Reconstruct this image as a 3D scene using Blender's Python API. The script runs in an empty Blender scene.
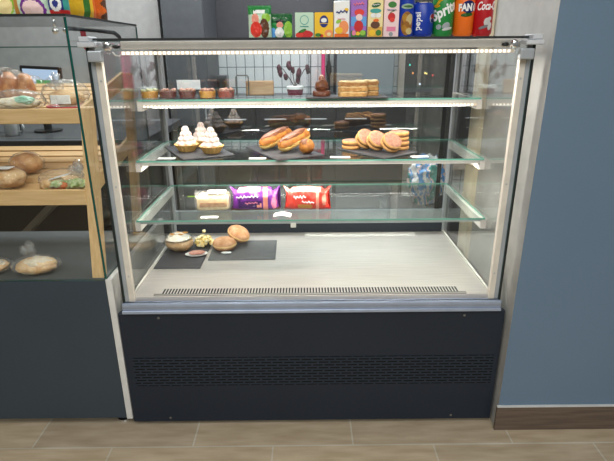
import bpy, bmesh, math, random
from math import sin, cos, pi, radians as RAD
from mathutils import Vector, Matrix, noise
random.seed(7)
S = bpy.context.scene
COL = S.collection

# ------------------------------------------------------------------ materials
def lin(c):
    def f(v):
        v /= 255.0
        return v / 12.92 if v <= .04045 else ((v + .055) / 1.055) ** 2.4
    return (f(c[0]), f(c[1]), f(c[2]), 1.0)

def base_mat(name):
    m = bpy.data.materials.new(name); m.use_nodes = True
    nt = m.node_tree
    return m, nt, nt.nodes['Principled BSDF']

def mat(name, c, rough=.5, metal=0., c2=None, scale=20., detail=3., bump=0., bscale=None, stretch=None, spec=.5, sss=0., coat=0.):
    m, nt, p = base_mat(name)
    p.inputs['Base Color'].default_value = lin(c)
    p.inputs['Roughness'].default_value = rough
    p.inputs['Metallic'].default_value = metal
    p.inputs['Specular IOR Level'].default_value = spec
    p.inputs['Coat Weight'].default_value = coat
    if sss:
        p.inputs['Subsurface Weight'].default_value = sss
        p.inputs['Subsurface Radius'].default_value = (.01, .006, .003)
        p.inputs['Subsurface Scale'].default_value = .5
    tc = nt.nodes.new('ShaderNodeTexCoord'); mp = nt.nodes.new('ShaderNodeMapping')
    nt.links.new(tc.outputs['Object'], mp.inputs['Vector'])
    if stretch: mp.inputs['Scale'].default_value = stretch
    nz = nt.nodes.new('ShaderNodeTexNoise'); nz.inputs['Scale'].default_value = scale; nz.inputs['Detail'].default_value = detail
    nt.links.new(mp.outputs['Vector'], nz.inputs['Vector'])
    rp = nt.nodes.new('ShaderNodeValToRGB')
    rp.color_ramp.elements[0].position = .35; rp.color_ramp.elements[1].position = .65
    c2 = c2 or tuple(min(255, v * 1.05 + 1) for v in c)
    rp.color_ramp.elements[0].color = lin(c); rp.color_ramp.elements[1].color = lin(c2)
    nt.links.new(nz.outputs['Fac'], rp.inputs['Fac']); nt.links.new(rp.outputs['Color'], p.inputs['Base Color'])
    if bump:
        b = nt.nodes.new('ShaderNodeBump'); b.inputs['Strength'].default_value = bump; b.inputs['Distance'].default_value = .004
        n2 = nt.nodes.new('ShaderNodeTexNoise'); n2.inputs['Scale'].default_value = bscale or scale * 4; n2.inputs['Detail'].default_value = 4
        nt.links.new(mp.outputs['Vector'], n2.inputs['Vector'])
        nt.links.new(n2.outputs['Fac'], b.inputs['Height']); nt.links.new(b.outputs['Normal'], p.inputs['Normal'])
    return m

def glass_mat(name, tint=(1, 1, 1), f0=.04, rough=0., film=0., bump=0., bscale=60., power=5.):
    """clear sheet: transmits its tint, mirrors by the angle of view (Schlick)"""
    m = bpy.data.materials.new(name); m.use_nodes = True
    nt = m.node_tree; nt.nodes.clear()
    out = nt.nodes.new('ShaderNodeOutputMaterial')
    tr = nt.nodes.new('ShaderNodeBsdfTransparent'); tr.inputs['Color'].default_value = (*tint, 1)
    gl = nt.nodes.new('ShaderNodeBsdfGlossy'); gl.inputs['Roughness'].default_value = rough
    lw = nt.nodes.new('ShaderNodeLayerWeight'); lw.inputs['Blend'].default_value = .5
    pw = nt.nodes.new('ShaderNodeMath'); pw.operation = 'POWER'; pw.inputs[1].default_value = power
    ma = nt.nodes.new('ShaderNodeMath'); ma.operation = 'MULTIPLY_ADD'; ma.inputs[1].default_value = 1 - f0; ma.inputs[2].default_value = f0
    mx = nt.nodes.new('ShaderNodeMixShader')
    nt.links.new(lw.outputs['Facing'], pw.inputs[0]); nt.links.new(pw.outputs[0], ma.inputs[0])
    nt.links.new(ma.outputs[0], mx.inputs[0]); nt.links.new(gl.outputs[0], mx.inputs[2])
    src = tr
    if film:
        df = nt.nodes.new('ShaderNodeBsdfDiffuse'); df.inputs['Color'].default_value = (.85, .86, .85, 1)
        m2 = nt.nodes.new('ShaderNodeMixShader'); m2.inputs[0].default_value = film
        nt.links.new(tr.outputs[0], m2.inputs[1]); nt.links.new(df.outputs[0], m2.inputs[2]); src = m2
    nt.links.new(src.outputs[0], mx.inputs[1]); nt.links.new(mx.outputs[0], out.inputs[0])
    if bump:
        tc = nt.nodes.new('ShaderNodeTexCoord'); n2 = nt.nodes.new('ShaderNodeTexNoise'); n2.inputs['Scale'].default_value = bscale
        n2.inputs['Detail'].default_value = 3
        b = nt.nodes.new('ShaderNodeBump'); b.inputs['Strength'].default_value = bump; b.inputs['Distance'].default_value = .01
        nt.links.new(tc.outputs['Object'], n2.inputs['Vector']); nt.links.new(n2.outputs['Fac'], b.inputs['Height'])
        nt.links.new(b.outputs['Normal'], gl.inputs['Normal']); nt.links.new(b.outputs['Normal'], lw.inputs['Normal'])
    return m

def emit_mat(name, c, st):
    m, nt, p = base_mat(name)
    p.inputs['Base Color'].default_value = lin(c); p.inputs['Emission Color'].default_value = lin(c)
    p.inputs['Emission Strength'].default_value = st
    return m

def brick_mat(name, ca, cb, mortar, bw, bh, ms, off=.5, shift=(0, 0), axes='XY', rough=.5, noise_s=0., stretch=(1, 1, 1), bump=0., metal=0.):
    m, nt, p = base_mat(name)
    p.inputs['Roughness'].default_value = rough; p.inputs['Metallic'].default_value = metal
    tc = nt.nodes.new('ShaderNodeTexCoord'); sp = nt.nodes.new('ShaderNodeSeparateXYZ'); cb_ = nt.nodes.new('ShaderNodeCombineXYZ')
    nt.links.new(tc.outputs['Object'], sp.inputs[0])
    for i, a in enumerate(axes):
        ad = nt.nodes.new('ShaderNodeMath'); ad.operation = 'ADD'; ad.inputs[1].default_value = shift[i]
        nt.links.new(sp.outputs[a], ad.inputs[0]); nt.links.new(ad.outputs[0], cb_.inputs[i])
    br = nt.nodes.new('ShaderNodeTexBrick'); br.offset = off; br.offset_frequency = 2; br.squash = 1
    for k, v in (('Scale', 1), ('Mortar Size', ms), ('Mortar Smooth', .05), ('Bias', 0), ('Brick Width', bw), ('Row Height', bh)):
        br.inputs[k].default_value = v
    br.inputs['Color1'].default_value = lin(ca); br.inputs['Color2'].default_value = lin(cb); br.inputs['Mortar'].default_value = lin(mortar)
    nt.links.new(cb_.outputs[0], br.inputs['Vector'])
    src = br.outputs['Color']
    if noise_s:
        mp = nt.nodes.new('ShaderNodeMapping'); mp.inputs['Scale'].default_value = stretch
        nz = nt.nodes.new('ShaderNodeTexNoise'); nz.inputs['Scale'].default_value = noise_s; nz.inputs['Detail'].default_value = 5
        nt.links.new(tc.outputs['Object'], mp.inputs[0]); nt.links.new(mp.outputs[0], nz.inputs['Vector'])
        rp = nt.nodes.new('ShaderNodeValToRGB'); rp.color_ramp.elements[0].position = .3; rp.color_ramp.elements[1].position = .7
        rp.color_ramp.elements[0].color = (.66, .62, .55, 1); rp.color_ramp.elements[1].color = (1, 1, 1, 1)
        mm = nt.nodes.new('ShaderNodeMix'); mm.data_type = 'RGBA'; mm.blend_type = 'MULTIPLY'; mm.inputs['Factor'].default_value = .8
        nt.links.new(nz.outputs['Fac'], rp.inputs[0]); nt.links.new(src, mm.inputs['A']); nt.links.new(rp.outputs[0], mm.inputs['B'])
        src = mm.outputs['Result']
    nt.links.new(src, p.inputs['Base Color'])
    if bump:
        b = nt.nodes.new('ShaderNodeBump'); b.invert = True; b.inputs['Strength'].default_value = bump; b.inputs['Distance'].default_value = .002
        nt.links.new(br.outputs['Fac'], b.inputs['Height']); nt.links.new(b.outputs['Normal'], p.inputs['Normal'])
    return m

M = {}
def mk(key, *a, **k): M[key] = mat(key, *a, **k)
mk('charcoal', (27, 35, 46), .5, c2=(29, 37, 48), scale=3, spec=.3)
mk('charcoal_soft', (52, 62, 70), .5, c2=(55, 65, 73), scale=3, spec=.3)
mk('deck_grey', (74, 80, 82), .5, c2=(80, 86, 88), scale=4)
mk('alu', (206, 210, 214), .35, metal=.35)
mk('alu_blue', (150, 162, 182), .35, metal=.35)
mk('alu_soft', (166, 172, 176), .4, metal=.4)
mk('profile_white', (206, 198, 186), .5)
mk('profile_grey', (150, 154, 158), .5)
mk('white_panel', (196, 196, 192), .5)
mk('chrome', (220, 222, 224), .15, metal=1.)
mk('black', (14, 14, 15), .5)
mk('black_gloss', (10, 11, 12), .15)
mk('gasket', (22, 26, 26), .5)
mk('glass_edge', (20, 74, 66), .2)
mk('shelf_edge', (104, 164, 148), .2)
mk('steel', (226, 219, 213), .38, metal=.7, c2=(216, 209, 203), scale=8, stretch=(1, 14, 1))
mk('steel_dark', (120, 118, 112), .4, metal=.6)
mk('rail_white', (206, 202, 196), .45)
mk('wood', (206, 168, 116), .5, c2=(222, 186, 136), scale=14, stretch=(.6, 8, 8), detail=4)
mk('wood_post', (206, 168, 116), .5, c2=(222, 186, 136), scale=14, stretch=(8, 8, .6), detail=4)
mk('slate', (58, 58, 62), .45, c2=(68, 68, 72), scale=30, bump=.3)
mk('slate_grey', (92, 92, 94), .42, c2=(100, 100, 102), scale=30, bump=.2)
mk('label_cream', (226, 216, 200), .6)
mk('white_card', (238, 238, 234), .6)
mk('blue_wall', (94, 116, 136), .6, c2=(97, 119, 139), scale=2)
mk('grey_wall', (172, 172, 168), .7)
mk('cream', (228, 216, 186), .6)
mk('bb_wood', (104, 88, 76), .5, c2=(84, 72, 62), scale=12, stretch=(.5, 6, 8), detail=5)
mk('room_wall', (104, 104, 103), .8)
mk('ceiling_white', (215, 215, 212), .8)
mk('wall_light', (150, 151, 150), .7)
mk('cabinet_grey', (70, 74, 79), .5)
mk('fridge_grey', (118, 126, 130), .4, c2=(122, 130, 134), scale=3)
mk('counter_dark', (26, 27, 31), .3)
mk('counter_top', (62, 64, 68), .35)
mk('paper', (232, 232, 230), .6)
mk('board', (182, 148, 108), .6, c2=(160, 126, 88), scale=12, stretch=(1, 6, 6))
mk('pink', (214, 40, 110), .5)
mk('magenta_pot', (120, 20, 50), .3)
mk('petal', (70, 16, 36), .6, c2=(70, 16, 34))
mk('stem', (60, 50, 46), .6)
mk('screen_bezel', (22, 23, 25), .3)
M['screen'] = emit_mat('screen', (176, 196, 226), .75)
M['screen_green'] = emit_mat('screen_green', (40, 150, 70), .7)
mk('mug', (178, 182, 184), .3)
M['pane'] = glass_mat('pane', (.99, .995, .993), .05, power=4.)
M['side_pane'] = glass_mat('side_pane', (.99, .995, .993), .06, power=3.8)
M['front_pane'] = glass_mat('front_pane', (.995, 1, .997), .012)
M['left_pane'] = glass_mat('left_pane', (.97, .985, .98), .03)
M['rear_pane'] = glass_mat('rear_pane', (.95, .97, .975), .13)
M['shelf_glass'] = glass_mat('shelf_glass', (.95, .98, .97), .05)
M['film'] = glass_mat('film', (.99, .99, .99), .025, rough=.10, film=.06, bump=.9, bscale=60)
M['film_soft'] = glass_mat('film_soft', (.98, .98, .98), .03, rough=.16, film=.10, bump=.9, bscale=60)
M['cup'] = glass_mat('cup', (.96, .96, .96), .05, rough=.08, film=.03)
M['led_face'] = emit_mat('led_face', (190, 178, 160), .55)
M['led_bead'] = emit_mat('led_bead', (255, 248, 238), 1.1)
M['glints'] = {k: emit_mat('glint_' + k, c, 2.2) for k, c in dict(teal=(70, 230, 200), amber=(255, 150, 70), white=(230, 235, 255), yellow=(250, 220, 120), red=(220, 50, 50), blue=(40, 70, 255)).items()}
mk('night', (8, 10, 14), .9)
M['vent'] = brick_mat('vent', (3, 3, 4), (5, 5, 6), (38, 46, 56), .040, .0115, .0034, .5, (20, 20), 'XZ', .6)
M['vent'].node_tree.nodes['Principled BSDF'].inputs['Specular IOR Level'].default_value = .2
M['tile'] = brick_mat('tile', (206, 212, 212), (200, 206, 207), (96, 102, 106), .0705, .152, .0028, 0., (20.0, 20.112), 'XZ', .25)
M['floor'] = brick_mat('floor', (190, 173, 146), (176, 161, 138), (196, 190, 174), .556, .28, .0028, .5, (5.56 - .418, 5.6 + .104), 'XY', .42, 5., (1.2, 7, 1), .3)

# food
mk('crust', (196, 140, 70), .6, c2=(222, 172, 96), scale=60, bump=.3)
mk('shell', (220, 170, 92), .6, c2=(236, 194, 120), scale=80, bump=.2)
mk('cream_white', (214, 208, 200), .5, c2=(230, 204, 196), scale=90, bump=.15, sss=.1)
mk('choux', (196, 128, 52), .5, c2=(150, 86, 34), scale=40, bump=.4)
mk('choux_cut', (232, 190, 104), .6, c2=(240, 208, 134), scale=60, bump=.3)
mk('choc', (96, 52, 36), .35, c2=(120, 70, 50), scale=60)
mk('choc_glaze', (104, 60, 38), .4, c2=(140, 88, 56), scale=50)
mk('biscuit', (214, 164, 100), .7, c2=(192, 138, 78), scale=80, bump=.3)
mk('biscuit_top', (176, 126, 100), .6, c2=(148, 98, 76), scale=90, bump=.4)
mk('biscuit_fill', (130, 84, 54), .5)
mk('sponge', (222, 180, 116), .8, c2=(190, 138, 78), scale=70, bump=.6)
mk('sponge_pale', (240, 220, 172), .8, c2=(226, 196, 140), scale=80, bump=.6)
mk('crumbs', (206, 160, 104), .8, c2=(170, 116, 70), scale=120, bump=.8)
mk('custard', (236, 178, 60), .4, c2=(226, 156, 50), scale=60)
mk('berry', (120, 34, 28), .35, c2=(92, 26, 24), scale=120)
mk('berry_red', (176, 62, 40), .35, c2=(130, 40, 30), scale=120)
mk('fruit_mix', (226, 224, 196), .5, c2=(150, 176, 96), scale=160, bump=.5)
mk('cream_mix', (220, 184, 160), .5, c2=(150, 70, 56), scale=160, bump=.5)
mk('bread', (240, 206, 156), .7, c2=(216, 164, 102), scale=34, bump=.9)
mk('bread_brown', (228, 180, 118), .6, c2=(190, 130, 74), scale=34, bump=.9)
mk('croissant', (214, 148, 80), .5, c2=(168, 98, 44), scale=30, bump=.8)
mk('bread_pale', (238, 228, 208), .8, c2=(228, 206, 166), scale=34, bump=.9)
mk('donut', (206, 142, 92), .6, c2=(226, 174, 134), scale=60, bump=.3)
mk('donut_ring', (236, 200, 140), .7)
mk('popcorn', (250, 240, 200), .7, c2=(246, 214, 120), scale=60)
mk('ham', (216, 160, 144), .5, c2=(190, 120, 100), scale=60)
mk('orange_food', (224, 126, 60), .6, c2=(196, 90, 40), scale=70)
mk('lettuce', (150, 176, 84), .6, c2=(214, 222, 180), scale=60, bump=.5)
mk('mint_label', (130, 196, 160), .5, c2=(180, 220, 200), scale=30)
mk('red_trim', (206, 80, 84), .5)

# print colours
PR = {}
def pc(k, c, rough=.35, coat=0.):
    PR[k] = mat('print_' + k, c, rough, c2=tuple(min(255, v + 4) for v in c), scale=8, coat=coat)
for k, c in dict(white=(240, 240, 236), red=(200, 36, 36), deepred=(176, 16, 26), pepsiblue=(20, 56, 160), navy=(22, 40, 120), green=(30, 132, 58),
                 lime=(150, 200, 70), leaf=(54, 122, 44), orange=(236, 110, 24), yellow=(246, 196, 40), mint=(196, 222, 196), peach=(244, 150, 90),
                 lilac=(158, 108, 188), pink=(232, 130, 160), teal=(60, 160, 150), cream=(240, 222, 160), gold=(222, 170, 70), tan=(196, 136, 60),
                 brown=(96, 58, 34), black=(26, 26, 30), skyblue=(96, 160, 220), blush=(240, 210, 206), grey=(150, 156, 156), purple=(112, 40, 140),
                 deep=(64, 20, 96), salmon=(236, 150, 130), scarlet=(224, 58, 44), silver=(200, 204, 208), fgreen=(20, 92, 44)).items():
    pc(k, c)

# ------------------------------------------------------------------ mesh helpers
def B(): return bmesh.new()

def box(bm, x0, x1, y0, y1, z0, z1, bev=0., seg=1, mi=0):
    r = bmesh.ops.create_cube(bm, size=1.0)
    vs = r['verts']
    for v in vs:
        v.co = Vector(((x0 + x1) / 2 + v.co.x * (x1 - x0), (y0 + y1) / 2 + v.co.y * (y1 - y0), (z0 + z1) / 2 + v.co.z * (z1 - z0)))
    fs = set(f for v in vs for f in v.link_faces)
    for f in fs: f.material_index = mi
    if bev:
        es = list({e for v in vs for e in v.link_edges})
        bmesh.ops.bevel(bm, geom=es, offset=bev, segments=seg, affect='EDGES', profile=.5, clamp_overlap=True)
    return bm

def quadbar(bm, p, q, w, h, up=(0, 0, 1)):
    """square bar between two points, w across, h along up"""
    p, q = Vector(p), Vector(q); d = (q - p).normalized(); s = d.cross(Vector(up)).normalized(); u = s.cross(d)
    vs = []
    for c in (p, q):
        for a, b in ((-1, -1), (1, -1), (1, 1), (-1, 1)):
            vs.append(bm.verts.new(c + s * a * w / 2 + u * b * h / 2))
    for f in ((3, 2, 1, 0), (4, 5, 6, 7), (0, 1, 5, 4), (1, 2, 6, 5), (2, 3, 7, 6), (3, 0, 4, 7)):
        bm.faces.new([vs[i] for i in f])
    return bm

def tube(bm, pts, r, n=8, mi=0):
    pts = [Vector(p) for p in pts]
    rr = r if isinstance(r, (list, tuple)) else [r] * len(pts)
    rings = []; ref = Vector((0, 0, 1))
    for i, p in enumerate(pts):
        d = (pts[min(i + 1, len(pts) - 1)] - pts[max(i - 1, 0)]).normalized()
        a = ref if abs(d.dot(ref)) < .95 else Vector((1, 0, 0))
        s = d.cross(a).normalized(); u = s.cross(d)
        rings.append([bm.verts.new(p + (s * cos(2 * pi * k / n) + u * sin(2 * pi * k / n)) * rr[i]) for k in range(n)])
    for a, b in zip(rings, rings[1:]):
        for k in range(n):
            f = bm.faces.new((a[k], a[(k + 1) % n], b[(k + 1) % n], b[k])); f.material_index = mi
    for g, rv in ((rings[0], True), (rings[-1], False)):
        f = bm.faces.new(list(reversed(g)) if rv else g); f.material_index = mi
    return bm

def lathe(bm, prof, n=32, rmod=None, mi=None, close=True, c=(0, 0, 0)):
    """prof: (radius, z) from bottom to top; rmod(theta, z, r) -> radius; mi(theta, z) -> material index"""
    rings = []
    for r, z in prof:
        ring = []
        for k in range(n):
            t = 2 * pi * k / n
            q = rmod(t, z, r) if rmod else r
            ring.append(bm.verts.new((c[0] + q * cos(t), c[1] + q * sin(t), c[2] + z)))
        rings.append(ring)
    for j, (a, b) in enumerate(zip(rings, rings[1:])):
        for k in range(n):
            f = bm.faces.new((a[k], a[(k + 1) % n], b[(k + 1) % n], b[k]))
            if mi: f.material_index = mi(2 * pi * (k + .5) / n, (prof[j][1] + prof[j + 1][1]) / 2)
    if close:
        f = bm.faces.new(list(reversed(rings[0]))); g = bm.faces.new(rings[-1])
        if mi: f.material_index = mi(0, prof[0][1]); g.material_index = mi(0, prof[-1][1])
    return bm

def blob(bm, loc=(0, 0, 0), sc=(1, 1, 1), amp=.1, freq=3., seed=0, sub=3, rot=None, flat=None, mi=0):
    r = bmesh.ops.create_icosphere(bm, subdivisions=sub, radius=1.)
    vs = r['verts']
    for v in vs:
        n = noise.noise(v.co * freq + Vector((seed * 7.1, seed * 3.3, seed)))
        n2 = noise.noise(v.co * freq * 2.6 + Vector((seed * 2.1, seed * 5.3, 4)))
        p = v.co * (1 + amp * n + amp * .5 * n2)
        p = Vector((p.x * sc[0], p.y * sc[1], p.z * sc[2]))
        if flat is not None: p.z = max(p.z, flat)
        if rot: p = rot @ p
        v.co = p + Vector(loc)
    for f in {f for v in vs for f in v.link_faces}: f.material_index = mi
    return bm

def disc(bm, cx, cz, rx, rz, y, th=.0006, n=24, rot=0.):
    """thin printed oval facing -Y"""
    a = [bm.verts.new((cx + rx * cos(t) * cos(rot) - rz * sin(t) * sin(rot), y - th, cz + rx * cos(t) * sin(rot) + rz * sin(t) * cos(rot))) for t in [2 * pi * k / n for k in range(n)]]
    b = [bm.verts.new((v.co.x, y, v.co.z)) for v in a]
    bm.faces.new(a); bm.faces.new(list(reversed(b)))
    for k in range(n): bm.faces.new((a[k], b[k], b[(k + 1) % n], a[(k + 1) % n]))
    return bm

def poly(bm, pts, y, th=.0006):
    a = [bm.verts.new((p[0], y - th, p[1])) for p in pts]; b = [bm.verts.new((p[0], y, p[1])) for p in pts]
    n = len(pts)
    bm.faces.new(a); bm.faces.new(list(reversed(b)))
    for k in range(n): bm.faces.new((a[k], b[k], b[(k + 1) % n], a[(k + 1) % n]))
    return bm

def squiggle(bm, x0, x1, z, h, y, r=.0011, waves=5, slope=0., seed=0):
    """brush-like scrawl standing for lettering too small to read"""
    rd = random.Random(seed); pts = []
    n = waves * 8
    for k in range(n + 1):
        t = k / n
        pts.append((x0 + (x1 - x0) * t + h * .25 * sin(2 * pi * waves * t * 2), y, z + slope * t + h * .5 * sin(2 * pi * waves * t) * (.7 + .3 * sin(11 * t + seed))))
    return tube(bm, pts, r, 5)

def mesh_obj(name, bm, mats, parent=None, smooth=False, angle=None):
    bmesh.ops.recalc_face_normals(bm, faces=bm.faces[:])
    me = bpy.data.meshes.new(name); bm.to_mesh(me); bm.free()
    for m in (mats if isinstance(mats, (list, tuple)) else [mats]): me.materials.append(m)
    if smooth:
        me.polygons.foreach_set('use_smooth', [True] * len(me.polygons))
        if angle is not None: me.set_sharp_from_angle(angle=RAD(angle))
    o = bpy.data.objects.new(name, me); COL.objects.link(o)
    if parent: o.parent = parent
    return o

def thing(name, label, cat, loc=(0, 0, 0), rz=0., group=None, rot=None):
    o = bpy.data.objects.new(name, None); COL.objects.link(o)
    o.empty_display_size = .05
    o.location = loc; o.rotation_euler = rot or (0, 0, rz)
    o['label'] = label; o['category'] = cat
    if group: o['group'] = group
    return o

def part(name, bm, mats, par, smooth=False, angle=None, label=None, kind=None):
    o = mesh_obj(name, bm, mats, par, smooth, angle)
    if label: o['label'] = label
    if kind: o['kind'] = kind
    return o

def wpart(name, bm, mats, par, **k):
    """part modelled in room coordinates under an unturned top-level thing"""
    root = par
    while root.parent: root = root.parent
    bmesh.ops.translate(bm, verts=bm.verts[:], vec=-root.location)
    return part(name, bm, mats, par, **k)

def single(name, bm, mats, label, cat, group=None, loc=(0, 0, 0), rot=(0, 0, 0), **k):
    o = mesh_obj(name, bm, mats, None, **k)
    o.location = loc; o.rotation_euler = rot
    o['label'] = label; o['category'] = cat
    if group: o['group'] = group
    return o

def structure(name, bm, m, **k):
    o = mesh_obj(name, bm, m, None, **k); o['kind'] = 'structure'; return o

def dup(root, loc, label, rz=None, rot=None, group=None):
    r = root.copy(); COL.objects.link(r); r.location = loc
    if rot is not None: r.rotation_euler = rot
    elif rz is not None: r.rotation_euler = (0, 0, rz)
    r['label'] = label
    if group: r['group'] = group
    for ch in list(root.children):
        c = ch.copy(); COL.objects.link(c); c.parent = r
        for g in list(ch.children):
            d = g.copy(); COL.objects.link(d); d.parent = c
    return r

def text_bm(s, size, shear=0., bold=0.):
    cu = bpy.data.curves.new('t', 'FONT'); cu.body = s; cu.size = size; cu.align_x = 'CENTER'; cu.align_y = 'CENTER'
    cu.shear = shear; cu.offset = bold; cu.extrude = .0002; cu.resolution_u = 3
    ob = bpy.data.objects.new('t', cu); COL.objects.link(ob)
    bpy.context.view_layer.update()
    dg = bpy.context.evaluated_depsgraph_get()
    me = bpy.data.meshes.new_from_object(ob.evaluated_get(dg))
    bm = B(); bm.from_mesh(me)
    bpy.data.meshes.remove(me); bpy.data.objects.remove(ob); bpy.data.curves.remove(cu)
    return bm

def text_flat(s, size, x, y, z, rot=0., shear=0., bold=0., sx=1.):
    bm = text_bm(s, size, shear, bold)
    for v in bm.verts:
        u, w, e = v.co.x * sx, v.co.y, v.co.z
        v.co = Vector((x + u * cos(rot) - w * sin(rot), y - e - .0004, z + u * sin(rot) + w * cos(rot)))
    return bm

def text_can(s, size, r, z, th0=0., rot=0., shear=0., bold=0., sx=1.):
    """lettering wrapped round a can of radius r; th0 turns it round the can (0 faces -Y)"""
    bm = text_bm(s, size, shear, bold)
    for v in bm.verts:
        u, w, e = v.co.x * sx, v.co.y, v.co.z
        a = u * cos(rot) - w * sin(rot); b = u * sin(rot) + w * cos(rot)
        t = th0 + a / r; q = r + .0005 + e
        v.co = Vector((q * sin(t), -q * cos(t), z + b))
    return bm

# ------------------------------------------------------------------ the room
BK = 2.6
def rb(x0, x1, y0, y1, z0, z1): return box(B(), x0, x1, y0, y1, z0, z1)
structure('floor', rb(-3.3, 2.4, -4.6, 2.75, -.08, 0), M['floor'])
structure('ceiling', rb(-3.3, 2.4, -4.6, 2.75, 2.9, 3.0), M['ceiling_white'])
structure('wall_left', rb(-3.3, -3.2, -4.6, 2.75, 0, 2.9), M['room_wall'])
structure('wall_right', rb(2.3, 2.4, -4.6, 2.75, 0, 2.9), M['room_wall'])
structure('wall_front', rb(-3.2, 2.3, -4.6, -4.5, 0, 2.9), M['room_wall'])
def wall_back():
    bm = B()
    W0, W1, Z0, Z1 = .72, 1.5, .35, 2.2
    for a in ((-3.2, W0, 0, 1.34, 0), (W1, 2.3, 0, 1.34, 0), (W0, W1, 0, Z0, 0), (-3.2, W0, 1.34, 2.9, 1), (W1, 2.3, 1.34, 2.9, 1), (W0, W1, Z1, 2.9, 1)):
        box(bm, a[0], a[1], BK, BK + .12, a[2], a[3], mi=a[4])
    return bm
mk('upper_wall', (54, 55, 59), .7)
structure('wall_back', wall_back(), [M['tile'], M['upper_wall']])
structure('wall_partition', rb(-3.2, -.96, 2.06, 2.16, 0, 2.9), M['wall_light'])
# window at the back: frame and night beyond
wf = B()
for a in ((.715, .765, .3, 2.2), (1.45, 1.5, .3, 2.2), (.765, 1.45, 2.15, 2.2), (.765, 1.45, .35, .42)):
    box(wf, a[0], a[1], BK - .03, BK + .06, a[2], a[3])
win = structure('window_1', wf, M['profile_white'])
part('window_pane', box(B(), .765, 1.45, BK + .01, BK + .018, .42, 2.15), M['rear_pane'], win)
structure('wall_outside', rb(.2, 2.4, 4.2, 4.3, -.5, 3.2), M['night'])
# pillar to the right of the case: blue-grey face, flank coloured lighter for the case light on it, cream end strip
pl = B()
box(pl, .661, 2.3, -.030, .54, 0, 2.9)
pl.faces.ensure_lookup_table()
for f in pl.faces:
    f.normal_update()
    if f.normal.x < -.5 or f.normal.y > .5: f.material_index = 1
structure('wall_pillar', pl, [M['blue_wall'], M['grey_wall']])
structure('trim_pillar', rb(.643, .661, .44, .545, 0, 2.9), M['cream'])
structure('baseboard_right', box(B(), .653, 2.3, -.040, -.0301, 0, .099, .0015), M['bb_wood'])
structure('trim_baseboard_top', rb(.6535, 2.3, -.0398, -.0301, .0991, .102), M['white_panel'])

# ------------------------------------------------------------------ refrigerated display case
case = thing('display_case', 'large refrigerated pastry display case with glass shelves, lit inside, on a charcoal base', 'display case', (0, .325, 0))
# base
bm = B()
box(bm, -.65, .65, 0, .02, .018, .465, .003)
wpart('front_panel', bm, M['charcoal'], case)
bm = B(); box(bm, -.645, .645, .021, .66, .03, .463)
wpart('base_cabinet', bm, M['charcoal'], case)
bm = B(); box(bm, -.622, .632, -.0015, .004, .176, .291)
v = wpart('vent_grille', bm, M['vent'], case)
for x, z in ((-.515, .448), (.513, .448), (-.515, .036), (.505, .036)):
    bm = lathe(B(), [(.0045, 0), (.004, .0015), (.002, .002)], 12)
    for q in bm.verts: q.co = Vector((x + q.co.x, -q.co.z, z + q.co.y))
    wpart('screw', bm, M['steel_dark'], case, label='small silver screw head')
for x, y in ((-.6, .06), (.6, .06), (-.6, .6), (.6, .6)):
    wpart('foot', lathe(B(), [(.022, 0), (.022, .006), (.012, .01), (.012, .03)], 16, c=(x, y, 0)), M['chrome'], case)
# front profile bar
bm = B()
box(bm, -.630, .630, -.012, .012, .468, .4805, .002); box(bm, -.629, .629, -.006, .012, .4805, .492, .001)
box(bm, -.6275, .6275, -.012, .012, .492, .5075, .003, 2)
wpart('front_rail', bm, M['alu_blue'], case, label='blue-grey metal rail along the foot of the glass')
# tray
bm = B(); box(bm, -.602, .602, .014, .640, .505, .515)
box(bm, -.600, .600, .0145, .020, .515, .519)
wpart('tray', bm, M['steel'], case, label='brushed steel display deck')
for x in (-.607, .599):
    wpart('tray_edge', box(B(), x, x + .008, .016, .64, .515, .521), M['rail_white'], case)
bm = B()
box(bm, -.515, .505, .036, .082, .5152, .5165, mi=0)
for k in range(99):
    x = -.507 + k * .0102
    box(bm, x, x + .0058, .041, .078, .5166, .5172, mi=1)
box(bm, -.53, .52, .0205, .031, .515, .523, .001, mi=2)
wpart('air_grille', bm, [M['rail_white'], M['black'], M['steel_dark']], case)
wpart('deck_strip', box(B(), -.02, .47, .585, .625, .5152, .5168, .0005), M['rail_white'], case)
# back: lower rail, dark gap, sliding doors
bm = B(); box(bm, -.60, .60, .642, .66, .556, .618, .002)
wpart('rear_rail', bm, M['alu_soft'], case)
bm = B(); box(bm, -.60, .60, .645, .66, .470, .556)
wpart('rear_upstand', bm, M['charcoal'], case)
bm = B(); box(bm, -.085, -.06, .634, .642, .54, .575, .002)
wpart('rear_clip', bm, M['rail_white'], case)
bm = B(); box(bm, -.575, .01, .648, .653, .618, 1.29)
d1 = wpart('sliding_door', bm, M['rear_pane'], case)
bm = B(); box(bm, .0065, .0098, .6475, .6535, .619, 1.29)
wpart('door_stile', bm, M['gasket'], d1)
bm = B(); box(bm, -.01, .575, .656, .661, .618, 1.29)
d2 = wpart('sliding_door', bm, M['rear_pane'], case)
bm = B(); box(bm, .56, .576, .6545, .6625, .619, 1.29)
wpart('door_stile', bm, M['black'], d2)
for s in (-1, 1):
    bm = B(); x0, x1 = (-.622, -.598) if s < 0 else (.598, .622)
    box(bm, x0, x1, .64, .667, .467, 1.312, .002)
    wpart('rear_post', bm, M['profile_grey'], case)
bm = B(); box(bm, -.598, .598, .642, .666, 1.29, 1.312)
wpart('rear_header', bm, M['profile_grey'], case)
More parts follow.
